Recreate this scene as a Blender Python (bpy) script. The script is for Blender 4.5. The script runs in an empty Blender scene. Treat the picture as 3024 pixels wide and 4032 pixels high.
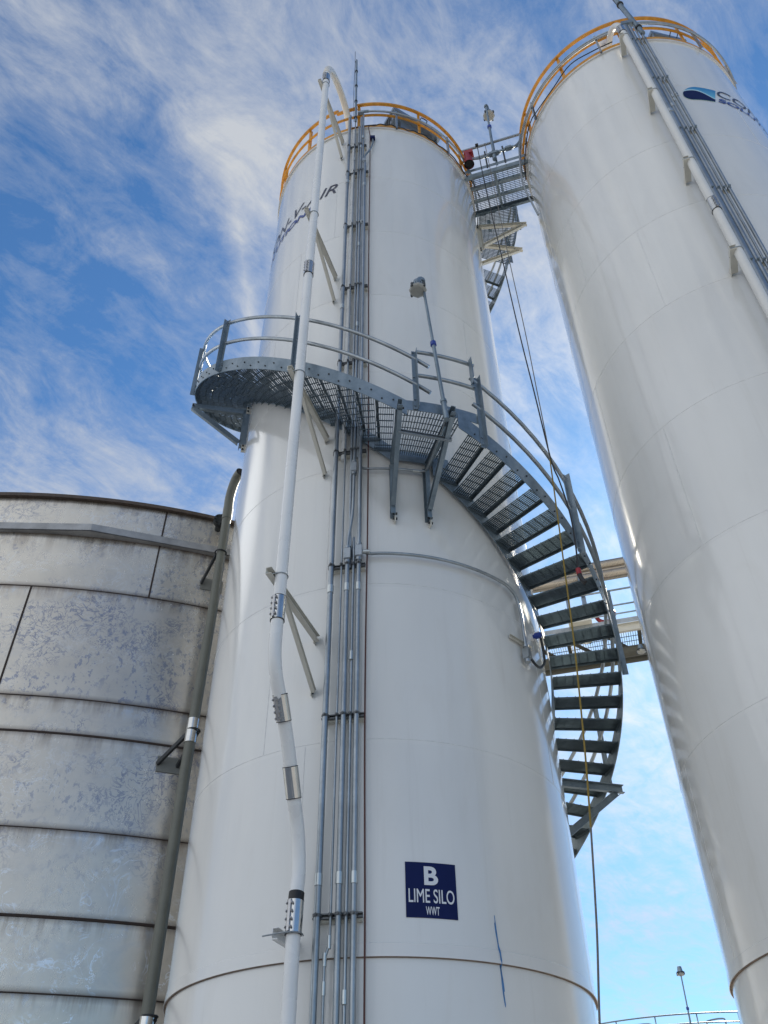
import bpy, bmesh, math, random
from math import sin, cos, pi, radians, sqrt, atan2
from mathutils import Vector, Matrix, Quaternion
random.seed(7)
scene = bpy.context.scene
COL = scene.collection

# ------------------------------------------------------------------ camera
FPX, PITCH, ROLL = 3376.5, 0.73282, -0.01122
EYE = Vector((0, 0, 1.6))
Fw = Vector((0, cos(PITCH), sin(PITCH)))
R0 = Vector((1, 0, 0)); U0 = R0.cross(Fw)
Rt = R0 * cos(ROLL) + U0 * sin(ROLL); Up = -R0 * sin(ROLL) + U0 * cos(ROLL)
cd = bpy.data.cameras.new("camera"); cam = bpy.data.objects.new("camera", cd); COL.objects.link(cam)
cd.sensor_fit = 'HORIZONTAL'; cd.sensor_width = 36; cd.lens = FPX / 3024 * 36
cd.clip_start = 0.05; cd.clip_end = 3000
m = Matrix.Identity(4)
for i in range(3):
    m[i][0] = Rt[i]; m[i][1] = Up[i]; m[i][2] = -Fw[i]; m[i][3] = EYE[i]
cam.matrix_world = m
scene.camera = cam

# ------------------------------------------------------------------ light
SUN_AZ, SUN_EL = 24.0, 36.0
sd = Vector((sin(radians(SUN_AZ)) * cos(radians(SUN_EL)), cos(radians(SUN_AZ)) * cos(radians(SUN_EL)), sin(radians(SUN_EL))))
ld = bpy.data.lights.new("sun", 'SUN'); sun = bpy.data.objects.new("sun", ld); COL.objects.link(sun)
ld.energy = 5.0; ld.angle = radians(0.5); ld.color = (1.0, 0.90, 0.74)
sun.rotation_euler = sd.to_track_quat('Z', 'Y').to_euler(); sun.location = (20, 40, 60)

scene.view_settings.view_transform = 'Standard'; scene.view_settings.look = 'None'
scene.view_settings.gamma = 1; scene.view_settings.exposure = 0.37

class NT:
    """small helper for writing node trees"""
    def __init__(s, nt): s.t = nt; nt.nodes.clear()
    def n(s, typ, **kw):
        nd = s.t.nodes.new(typ)
        for k, v in kw.items():
            if k.startswith('i_'):
                key = k[2:]; key = int(key) if key.isdigit() else key.replace('_', ' ')
                nd.inputs[key].default_value = v
            else: setattr(nd, k, v)
        return nd
    def l(s, a, b): s.t.links.new(a, b)
    def math(s, op, a, b=None, clamp=False):
        nd = s.t.nodes.new('ShaderNodeMath'); nd.operation = op; nd.use_clamp = clamp
        for i, x in enumerate((a, b)):
            if x is None: continue
            if isinstance(x, (int, float)): nd.inputs[i].default_value = x
            else: s.l(x, nd.inputs[i])
        return nd.outputs[0]
    def ramp(s, fac, stops, interp='LINEAR'):
        nd = s.t.nodes.new('ShaderNodeValToRGB'); nd.color_ramp.interpolation = interp
        el = nd.color_ramp.elements
        while len(el) < len(stops): el.new(0.5)
        for e, (p, c) in zip(el, stops):
            e.position = p; e.color = (c, c, c, 1) if isinstance(c, (int, float)) else (*c, 1)
        s.l(fac, nd.inputs[0]); return nd.outputs[0]
    def mix(s, fac, a, b, blend='MIX'):
        nd = s.t.nodes.new('ShaderNodeMix'); nd.data_type = 'RGBA'; nd.blend_type = blend
        for i, x in ((0, fac), (6, a), (7, b)):
            if isinstance(x, (int, float)): nd.inputs[i].default_value = x
            elif isinstance(x, tuple): nd.inputs[i].default_value = (*x, 1)
            else: s.l(x, nd.inputs[i])
        return nd.outputs[2]
    def noise(s, vec, scale, detail=4, rough=.55, dist=0., sc=None, rot=None, loc=None):
        if sc or rot or loc:
            mp = s.n('ShaderNodeMapping')
            if sc: mp.inputs['Scale'].default_value = sc
            if rot: mp.inputs['Rotation'].default_value = rot
            if loc: mp.inputs['Location'].default_value = loc
            s.l(vec, mp.inputs[0]); vec = mp.outputs[0]
        nd = s.n('ShaderNodeTexNoise'); nd.inputs['Scale'].default_value = scale
        nd.inputs['Detail'].default_value = detail; nd.inputs['Roughness'].default_value = rough
        nd.inputs['Distortion'].default_value = dist; s.l(vec, nd.inputs['Vector']); return nd.outputs['Fac']

world = bpy.data.worlds.new("World"); scene.world = world; world.use_nodes = True
def build_world():
    t = NT(world.node_tree)
    out = t.n('ShaderNodeOutputWorld'); bg = t.n('ShaderNodeBackground'); bg.inputs[1].default_value = 0.10
    sky = t.n('ShaderNodeTexSky', sky_type='NISHITA', sun_disc=False, sun_elevation=radians(SUN_EL),
              sun_rotation=radians(SUN_AZ), altitude=100, air_density=1.0, dust_density=0.3, ozone_density=3.5)
    tc = t.n('ShaderNodeTexCoord'); g = tc.outputs['Generated']
    sp = t.n('ShaderNodeSeparateXYZ'); t.l(g, sp.inputs[0])
    zz = t.math('ADD', t.math('MAXIMUM', sp.outputs[2], 0.0), 0.12)
    px = t.math('DIVIDE', sp.outputs[0], zz); py = t.math('DIVIDE', sp.outputs[1], zz)
    cb = t.n('ShaderNodeCombineXYZ'); t.l(px, cb.inputs[0]); t.l(py, cb.inputs[1]); P = cb.outputs[0]
    # low-frequency warp so the streaks sweep rather than run straight
    wn = t.n('ShaderNodeTexNoise'); wn.inputs['Scale'].default_value = 3.2; wn.inputs['Detail'].default_value = 2; t.l(P, wn.inputs['Vector'])
    w1 = t.n('ShaderNodeVectorMath', operation='SUBTRACT'); t.l(wn.outputs['Color'], w1.inputs[0]); w1.inputs[1].default_value = (.5, .5, .5)
    w2 = t.n('ShaderNodeVectorMath', operation='SCALE'); t.l(w1.outputs[0], w2.inputs[0]); w2.inputs['Scale'].default_value = .17
    w3 = t.n('ShaderNodeVectorMath', operation='ADD'); t.l(P, w3.inputs[0]); t.l(w2.outputs[0], w3.inputs[1]); Q = w3.outputs[0]
    def streak(ang, stretch, scale, detail, rough, dist, loc):
        mp = t.n('ShaderNodeMapping', vector_type='TEXTURE'); mp.inputs['Rotation'].default_value = (0, 0, radians(ang))
        mp.inputs['Scale'].default_value = (stretch, 1, 1); t.l(Q, mp.inputs[0])
        return t.noise(mp.outputs[0], scale, detail, rough, dist, loc=loc)
    st1 = streak(46, 3.2, 10.0, 9, .60, .25, (1.3, 4.2, 0))
    st2 = streak(54, 2.0, 20.0, 9, .68, .5, (5.3, 1.2, 0))
    st3 = streak(50, 3.0, 60.0, 6, .65, .5, (2.2, 7.7, 0))
    puffs = t.noise(Q, 9.0, 12, .72, .25, loc=(8, 2, 0))
    field = t.noise(P, 2.4, 3, .5, .2, loc=(3.1, 0.7, 0))
    def lobe(x, y, lo, hi):
        d_ = t.n('ShaderNodeVectorMath', operation='DOT_PRODUCT'); t.l(g, d_.inputs[0]); d_.inputs[1].default_value = pix_dir(x, y)
        return t.ramp(d_.outputs['Value'], [(lo, 0.0), (hi, 1.0)])
    # banks of cirrus and the clear patches between them
    bank = t.math('MULTIPLY', lobe(650, 350, .945, .995), .030)
    for x, y, lo, hi, k in ((1080, 800, .955, .997, .050), (2150, 1050, .975, .998, .13), (1450, 250, .965, .998, .035), (150, 1800, .965, .996, .075), (700, 1950, .975, .998, .06),
                            (300, 1150, .980, .997, -.085), (800, 1400, .982, .998, -.055), (1750, 60, .985, .998, -.02), (2300, 60, .982, .998, .02), (2480, 2750, .975, .998, .045), (2450, 3300, .98, .998, .03), (1080, 1000, .985, .999, .03)):
        bank = t.math('ADD', bank, t.math('MULTIPLY', lobe(x, y, lo, hi), k))
    bd_ = t.n('ShaderNodeVectorMath', operation='DOT_PRODUCT'); t.l(g, bd_.inputs[0]); bd_.inputs[1].default_value = Vector((-.80, -.55, .22)).normalized()
    back = t.ramp(bd_.outputs['Value'], [(.30, 0.0), (.85, 1.0)])   # unseen clouds added over the viewer's left shoulder to light the silo fronts
    bank = t.math('ADD', bank, t.math('MULTIPLY', back, .20))
    a = t.math('MULTIPLY', st1, 0.30); a = t.math('ADD', a, t.math('MULTIPLY', st2, 0.26)); a = t.math('ADD', a, t.math('MULTIPLY', st3, 0.09))
    a = t.math('ADD', a, t.math('MULTIPLY', field, 0.12)); a = t.math('ADD', a, t.math('MULTIPLY', puffs, 0.31)); a = t.math('ADD', a, bank)
    cl = t.ramp(a, [(.495, 0.0), (.57, .20), (.65, .55), (.76, 1.0)])
    dp = t.n('ShaderNodeVectorMath', operation='DOT_PRODUCT'); t.l(g, dp.inputs[0]); dp.inputs[1].default_value = sd
    glow = t.ramp(dp.outputs['Value'], [(.80, 0.0), (.93, .05), (1.0, .25)])
    veil = t.ramp(sp.outputs[2], [(0.0, .16), (.35, .05), (.75, .0), (1.0, .0)])
    cov = t.math('ADD', t.math('MULTIPLY', cl, .86), veil, clamp=True)
    # one straight contrail
    nrm = TRAIL_N
    d2 = t.n('ShaderNodeVectorMath', operation='DOT_PRODUCT'); t.l(g, d2.inputs[0]); d2.inputs[1].default_value = nrm
    wob = t.math('MULTIPLY', t.math('SUBTRACT', t.noise(g, 60, 3, .6), .5), .012)
    ad = t.math('ABSOLUTE', t.math('ADD', d2.outputs['Value'], wob))
    tr = t.ramp(ad, [(0.0, .8), (.010, .35), (.022, 0.0)])
    rng = t.ramp(sp.outputs[2], [(.60, 0.0), (.70, 1.0), (.84, .9), (.90, 0.0)])
    dx = t.ramp(sp.outputs[0], [(.0, 1.0), (.05, 0.0)])
    cov = t.math('ADD', cov, t.math('MULTIPLY', t.math('MULTIPLY', tr, rng), t.math('MULTIPLY', dx, .6)), clamp=True)
    skyc = t.mix(1.0, sky.outputs[0], (.63, .985, 1.20), 'MULTIPLY')
    def highlight_lobe(az, el, lo, hi):
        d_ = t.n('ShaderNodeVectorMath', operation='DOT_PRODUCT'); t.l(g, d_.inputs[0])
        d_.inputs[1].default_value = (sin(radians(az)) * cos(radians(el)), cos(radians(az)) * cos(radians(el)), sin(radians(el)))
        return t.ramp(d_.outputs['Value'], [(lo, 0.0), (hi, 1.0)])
    # unseen bright cloud added far left to give the silo its highlight stripe
    lb_ = t.math('MAXIMUM', t.math('MAXIMUM', highlight_lobe(-58, 12, .975, .995), highlight_lobe(-58, 27, .975, .995)), highlight_lobe(-62, 40, .978, .996))
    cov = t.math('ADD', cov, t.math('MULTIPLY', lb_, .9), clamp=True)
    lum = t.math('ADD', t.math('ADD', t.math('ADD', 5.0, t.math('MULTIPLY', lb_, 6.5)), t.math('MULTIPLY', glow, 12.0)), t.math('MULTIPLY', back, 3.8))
    cc = t.n('ShaderNodeCombineColor')
    t.l(t.math('MULTIPLY', lum, 1.0), cc.inputs[0]); t.l(t.math('MULTIPLY', lum, 1.03), cc.inputs[1]); t.l(t.math('MULTIPLY', lum, 1.06), cc.inputs[2])
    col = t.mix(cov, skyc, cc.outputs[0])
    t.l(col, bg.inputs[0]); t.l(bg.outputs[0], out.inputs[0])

def pix_dir(x, y):
    d = Fw * FPX + Rt * (x - 1512) - Up * (y - 2016); return d.normalized()
TRAIL_N = pix_dir(915, 760).cross(pix_dir(1000, 1330)).normalized()
build_world()

# ------------------------------------------------------------------ places
R = 2.13
SB = Vector((-0.0853, 9.767, 0)); SC = Vector((5.1712, 8.1861, 0))
TK = Vector((-7.0028, 22.1186, 0)); TR = 11.004
class Frame:
    """polar frame of a round vessel: angle 0 faces the camera side, positive turns to the right"""
    def __init__(s, c):
        s.c = c; s.u = -c.normalized(); s.v = Vector((-s.u.y, s.u.x, 0)); s.rz = atan2(s.u.y, s.u.x)
    def __call__(s, th, r, z):
        a = radians(th); q = s.c + (s.u * cos(a) + s.v * sin(a)) * r; return Vector((q.x, q.y, z))
    def xyz(s, x, y, z): q = s.c + s.u * x + s.v * y; return Vector((q.x, q.y, z))
    def rad(s, th): a = radians(th); return s.u * cos(a) + s.v * sin(a)
    def tan(s, th): a = radians(th); return -s.u * sin(a) + s.v * cos(a)
FB, FC, FT = Frame(SB), Frame(SC), Frame(TK)
TOP = 18.82

# ------------------------------------------------------------------ mesh tools
Z = Vector((0, 0, 1))
class MB:
    def __init__(s): s.v = []; s.f = []; s.sm = []
    def quadstrip_sections(s, secs, closed=False, smooth=False, caps=True):
        n = len(secs[0]); base = len(s.v)
        for sec in secs: s.v += [Vector(p) for p in sec]
        m_ = len(secs)
        for i in range(m_ if closed else m_ - 1):
            a = base + i * n; b = base + ((i + 1) % m_) * n
            for j in range(n):
                k = (j + 1) % n
                s.f.append((a + j, a + k, b + k, b + j)); s.sm.append(smooth)
        if caps and not closed:
            s.f.append(tuple(base + j for j in range(n))[::-1]); s.sm.append(False)
            s.f.append(tuple(base + (m_ - 1) * n + j for j in range(n))); s.sm.append(False)
        return s
    def box(s, c, ax, ay, az):
        """centre and three half-extent vectors"""
        c, ax, ay, az = Vector(c), Vector(ax), Vector(ay), Vector(az)
        return s.quadstrip_sections([[c - az - ax - ay, c - az + ax - ay, c - az + ax + ay, c - az - ax + ay],
                                     [c + az - ax - ay, c + az + ax - ay, c + az + ax + ay, c + az - ax + ay]])
    def beam(s, p0, p1, w, h, up=Z):
        p0, p1 = Vector(p0), Vector(p1); d = (p1 - p0).normalized(); up = Vector(up)
        sd_ = d.cross(up)
        if sd_.length < 1e-4: sd_ = d.cross(Vector((1, 0, 0)))
        sd_.normalize(); u = sd_.cross(d).normalized()
        return s.box((p0 + p1) / 2, sd_ * w / 2, u * h / 2, d * (p1 - p0).length / 2)
    def channel(s, p0, p1, w, h, t=.008, up=Z, flip=1):
        """C channel: web of height h, flanges of width w"""
        p0, p1 = Vector(p0), Vector(p1); d = (p1 - p0).normalized(); up = Vector(up)
        sd_ = d.cross(up).normalized() * flip; u = sd_.cross(d).normalized() * flip
        prof = [(0, -h / 2), (w, -h / 2), (w, -h / 2 + t), (t, -h / 2 + t), (t, h / 2 - t), (w, h / 2 - t), (w, h / 2), (0, h / 2)]
        return s.quadstrip_sections([[p + sd_ * a + u * b for a, b in prof] for p in (p0, p1)])
    def angle(s, p0, p1, w, h, t=.008, up=Z, flip=1):
        p0, p1 = Vector(p0), Vector(p1); d = (p1 - p0).normalized(); up = Vector(up)
        sd_ = d.cross(up).normalized() * flip; u = (d.cross(up).normalized()).cross(d).normalized()
        prof = [(0, 0), (w, 0), (w, t), (t, t), (t, h), (0, h)]
        return s.quadstrip_sections([[p + sd_ * a + u * b for a, b in prof] for p in (p0, p1)])
    def tube(s, path, r, n=12, closed=False, smooth=True, caps=True):
        path = [Vector(p) for p in path]; m_ = len(path); tg = []
        for i in range(m_):
            a = path[(i - 1) % m_] if (closed or i > 0) else path[0]
            b = path[(i + 1) % m_] if (closed or i < m_ - 1) else path[-1]
            tg.append((b - a).normalized())
        ref = Z if abs(tg[0].z) < .9 else Vector((1, 0, 0))
        nrm = tg[0].cross(ref).normalized(); secs = []
        for i in range(m_):
            if i:
                q = tg[i - 1].rotation_difference(tg[i]); nrm = q @ nrm
                nrm = (nrm - tg[i] * nrm.dot(tg[i])).normalized()
            bn = tg[i].cross(nrm); rr = r[i] if isinstance(r, (list, tuple)) else r
            secs.append([path[i] + (nrm * cos(2 * pi * k / n) + bn * sin(2 * pi * k / n)) * rr for k in range(n)])
        return s.quadstrip_sections(secs, closed, smooth, caps)
    def lathe(s, c, prof, n=192, a0=0, a1=360, smooth=True, closed_prof=False):
        """profile of (r, z) turned round the vertical through c"""
        base = len(s.v); full = abs(a1 - a0) >= 359.9; m_ = n if full else n + 1
        for i in range(m_):
            a = radians(a0 + (a1 - a0) * i / n)
            for r_, z_ in prof: s.v.append(Vector((c.x + r_ * cos(a), c.y + r_ * sin(a), z_)))
        k = len(prof)
        for i in range(n):
            a = base + i * k; b = base + ((i + 1) % m_) * k
            for j in range(k if closed_prof else k - 1):
                jj = (j + 1) % k
                s.f.append((a + j, b + j, b + jj, a + jj)); s.sm.append(smooth)
        return s
    def poly(s, pts, thick):
        """flat polygon with a thickness vector"""
        pts = [Vector(p) for p in pts]; return s.quadstrip_sections([pts, [p + Vector(thick) for p in pts]])
    def arc(s, F, rz_pairs, th0, th1, zf=None, step=2.5, smooth=True, caps=True):
        """sweep a cross-section of (r, dz) corners along the angle; zf(theta) gives its height"""
        n = max(1, int(math.ceil(abs(th1 - th0) / step))); secs = []
        for i in range(n + 1):
            th = th0 + (th1 - th0) * i / n; z0 = zf(th) if zf else 0
            secs.append([F(th, r_, z0 + dz) for r_, dz in rz_pairs])
        return s.quadstrip_sections(secs, False, smooth, caps)
    def bolt(s, p, d, r=.014, h=.018):
        d = Vector(d).normalized(); p = Vector(p)
        return s.tube([p, p + d * h], r, 6, smooth=False)

ROOTS = {}
def link_mesh(name, mb, mat, parent=None, origin=None):
    me = bpy.data.meshes.new(name)
    if parent is not None: o0 = ROOTS[parent.name]
    elif origin is not None: o0 = Vector(origin)
    else:
        xs = [v.x for v in mb.v]; ys = [v.y for v in mb.v]; zs = [v.z for v in mb.v]
        o0 = Vector(((min(xs) + max(xs)) / 2, (min(ys) + max(ys)) / 2, min(zs)))
    me.from_pydata([tuple(v - o0) for v in mb.v], [], mb.f)
    me.polygons.foreach_set('use_smooth', mb.sm)
    if mat: me.materials.append(mat)
    bm = bmesh.new(); bm.from_mesh(me); bmesh.ops.recalc_face_normals(bm, faces=bm.faces[:])
    if any(mb.sm):
        for e in bm.edges:
            if len(e.link_faces) == 2 and e.calc_face_angle(0) > radians(38): e.smooth = False
    bm.to_mesh(me); bm.free(); me.update()
    o = bpy.data.objects.new(name, me); COL.objects.link(o)
    if parent is not None: o.parent = parent; ROOTS[o.name] = o0
    else: o.location = o0; ROOTS[o.name] = o0
    return o
def tag(o, label=None, cat=None, group=None, kind=None):
    if label: o['label'] = label
    if cat: o['category'] = cat
    if group: o['group'] = group
    if kind: o['kind'] = kind
    return o
def empty(name, loc, label, cat, group=None):
    o = bpy.data.objects.new(name, None); COL.objects.link(o); o.location = loc; o.empty_display_size = .3
    ROOTS[o.name] = Vector(loc); return tag(o, label, cat, group)

# ------------------------------------------------------------------ materials
def material(name, build):
    mt = bpy.data.materials.new(name); mt.use_nodes = True; t = NT(mt.node_tree)
    out = t.n('ShaderNodeOutputMaterial'); bs = t.n('ShaderNodeBsdfPrincipled'); t.l(bs.outputs[0], out.inputs[0])
    build(t, bs); return mt
def S(bs, **kw):
    for k, v in kw.items():
        k = k.replace('_', ' ')
        if isinstance(v, (int, float)) or (isinstance(v, tuple) and len(v) == 4): bs.inputs[k].default_value = v
        else: bs.inputs[k].default_value = (*v, 1)
def coords(t):
    tc = t.n('ShaderNodeTexCoord'); return tc.outputs['Object']
def bump(t, bs, h, strength, dist=.01):
    b = t.n('ShaderNodeBump'); b.inputs['Strength'].default_value = strength; b.inputs['Distance'].default_value = dist
    t.l(h, b.inputs['Height']); t.l(b.outputs[0], bs.inputs['Normal'])
def simple(name, col, rough=.5, metal=0., var=.12, scale=6., bmp=.0, spec=.5):
    def b(t, bs):
        S(bs, Roughness=rough, Metallic=metal, Specular_IOR_Level=spec)
        c = coords(t); n = t.noise(c, scale, 5, .6)
        dk = tuple(x * (1 - var) for x in col); lt = tuple(min(1, x * (1 + var)) for x in col)
        t.l(t.ramp(n, [(.3, dk), (.7, lt)]), bs.inputs['Base Color'])
        t.l(t.ramp(n, [(.3, rough * .85), (.7, min(1, rough * 1.15))]), bs.inputs['Roughness'])
        if bmp: bump(t, bs, t.noise(c, scale * 6, 3), bmp, .002)
    return material(name, b)

def silo_paint(t, bs):
    c = coords(t)
    big = t.noise(c, .9, 4, .5, sc=(1, 1, .45)); streak = t.noise(c, 5.0, 5, .6, sc=(1, 1, .05))
    grime = t.noise(c, 2.2, 7, .62, .6, sc=(1, 1, .30))
    col = t.ramp(big, [(.3, (.71, .705, .68)), (.7, (.78, .775, .75))])
    col = t.mix(t.math('MULTIPLY', t.ramp(streak, [(.50, 0.0), (.75, 1.0)]), .08), col, (.52, .50, .46))
    col = t.mix(t.math('MULTIPLY', t.ramp(grime, [(.56, 0.0), (.75, 1.0)]), .18), col, (.56, .52, .45))
    spz = t.n('ShaderNodeSeparateXYZ'); t.l(c, spz.inputs[0])
    course = t.n('ShaderNodeTexWhiteNoise', noise_dimensions='1D'); t.l(t.math('FLOOR', t.math('DIVIDE', t.math('SUBTRACT', spz.outputs[2], 3.60), 1.88)), course.inputs['W'])
    col = t.mix(t.math('MULTIPLY', course.outputs['Value'], .14), col, (.50, .51, .52))
    runs = t.noise(c, 9.0, 4, .7, .1, sc=(1, 1, .035), loc=(3, 3, 0))
    col = t.mix(t.math('MULTIPLY', t.ramp(runs, [(.58, 0.0), (.68, 1.0)]), .07), col, (.42, .39, .33))
    t.l(col, bs.inputs['Base Color'])
    t.l(t.ramp(big, [(.3, .12), (.7, .18)]), bs.inputs['Roughness'])
    S(bs, Specular_IOR_Level=.60, Coat_Weight=.5, Coat_Roughness=.07)
    wav = t.noise(c, 1.3, 2, .4, sc=(1, 1, .35)); fine = t.noise(c, 90, 2, .5)
    h = t.math('ADD', t.math('MULTIPLY', wav, 1.0), t.math('MULTIPLY', fine, .012))
    bump(t, bs, h, .35, .035)
M = {}
M['silo'] = material('silo_white_paint', silo_paint)
M['weld'] = simple('painted_weld', (.68, .68, .67), .4, 0, .2, 14)
M['gap'] = simple('rusty_lap_gap', (.22, .16, .12), .8, 0, .3, 12)
M['white'] = simple('white_pipe_paint', (.77, .77, .76), .28, 0, .05, 2, .03)
M['sunwhite'] = simple('sunlit_white_pipe_paint', (.80, .74, .64), .30, 0, .06, 3, .03)  # warm sunlight on the white gooseneck, put into its base colour
M['shellpipe'] = simple('pipe_paint_like_shell', (.70, .69, .66), .34, 0, .05, 2, .03)
M['cream'] = simple('cream_bracket_paint', (.62, .60, .53), .42, 0, .06, 6, .05)
def galv(name, lo, hi, rough=.42, metal=.75, spangle=55.):
    def b(t, bs):
        c = coords(t)
        n = t.noise(c, 3.5, 6, .65, .4, sc=(1, 1, .5)); sp_ = t.noise(c, spangle, 2, .5)
        f = t.math('ADD', t.math('MULTIPLY', sp_, .22), t.math('MULTIPLY', n, .85))
        t.l(t.ramp(f, [(.30, lo), (.75, hi)]), bs.inputs['Base Color'])
        t.l(t.ramp(f, [(.2, rough * 1.25), (.9, rough * .8)]), bs.inputs['Roughness'])
        S(bs, Metallic=metal)
    return material(name, b)
M['galv'] = galv('galvanised_conduit', (.23, .255, .275), (.43, .47, .50), .36, .85, 25)
M['zinc'] = galv('bright_zinc_fitting', (.45, .48, .48), (.62, .65, .64), .3, .8, 25)
M['strut'] = galv('strut_steel', (.10, .105, .11), (.20, .21, .22), .5, .6, 30)
M['steel'] = galv('galvanised_stair_steel', (.12, .165, .20), (.29, .35, .40), .42, .6, 18)
M['grate'] = galv('galvanised_grating', (.09, .12, .135), (.17, .21, .235), .42, .55, 20)
M['stain'] = simple('polished_stainless', (.62, .62, .60), .12, 1.0, .08, 9)
M['chrome'] = simple('bolt_steel', (.45, .45, .46), .35, .9, .2, 30)
M['dark'] = simple('dark_bolt', (.05, .055, .06), .5, .5, .3, 20)
M['black'] = simple('black_rubber', (.012, .012, .014), .55, 0, .2, 8)
M['cable'] = simple('maroon_cable_sheath', (.085, .025, .02), .5, 0, .2, 8)
M['orange'] = simple('safety_orange_paint', (.56, .25, .02), .45, 0, .28, 9, .08)
M['navy'] = simple('navy_vinyl', (.006, .013, .075), .55, 0, .08, 3, 0, .15)
M['letter'] = simple('pale_vinyl', (.66, .68, .72), .4, 0, .04, 3)
M['text_dark'] = simple('dark_navy_lettering', (.012, .014, .045), .35, 0, .08, 3)
M['text_blue'] = simple('royal_blue_lettering', (.02, .05, .24), .35, 0, .08, 3)
def emb(t, bs):
    c = coords(t); sp = t.n('ShaderNodeSeparateXYZ'); t.l(c, sp.inputs[0])
    t.l(t.ramp(t.math('SUBTRACT', sp.outputs[2], 16.2), [(.1, (.15, .50, .66)), (.5, (.02, .20, .45))]), bs.inputs['Base Color']); S(bs, Roughness=.35)
M['cyan'] = material('cyan_emblem_vinyl', emb)
M['pale'] = simple('pale_blue_vinyl', (.42, .62, .70), .35, 0, .05, 3)
M['bluecap'] = simple('blue_plastic', (.015, .045, .28), .35, 0, .1, 8)
M['red'] = simple('red_horn_plastic', (.28, .012, .02), .38, 0, .12, 8)
M['rope_y'] = simple('yellow_rope', (.25, .17, .03), .8, 0, .2, 40)
M['rope_g'] = simple('grey_rope', (.16, .15, .14), .8, 0, .25, 40)
M['olive'] = simple('olive_pipe_coating', (.15, .155, .13), .5, 0, .12, 6, .05)
M['tanrust'] = simple('brown_rim_steel', (.10, .075, .06), .7, .2, .3, 9)
M['glass'] = material('frosted_lamp_lens', lambda t, bs: S(bs, Base_Color=(.50, .50, .46), Roughness=.25, Transmission_Weight=.35, IOR=1.45))
M['crayon'] = simple('blue_marker_streak', (.07, .20, .42), .6, 0, .3, 20)
M['hood'] = galv('hood_sheet_steel', (.17, .21, .26), (.27, .32, .38), .32, .7, 20)
M['void'] = simple('dark_louvre_void', (.02, .02, .022), .9)

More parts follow.
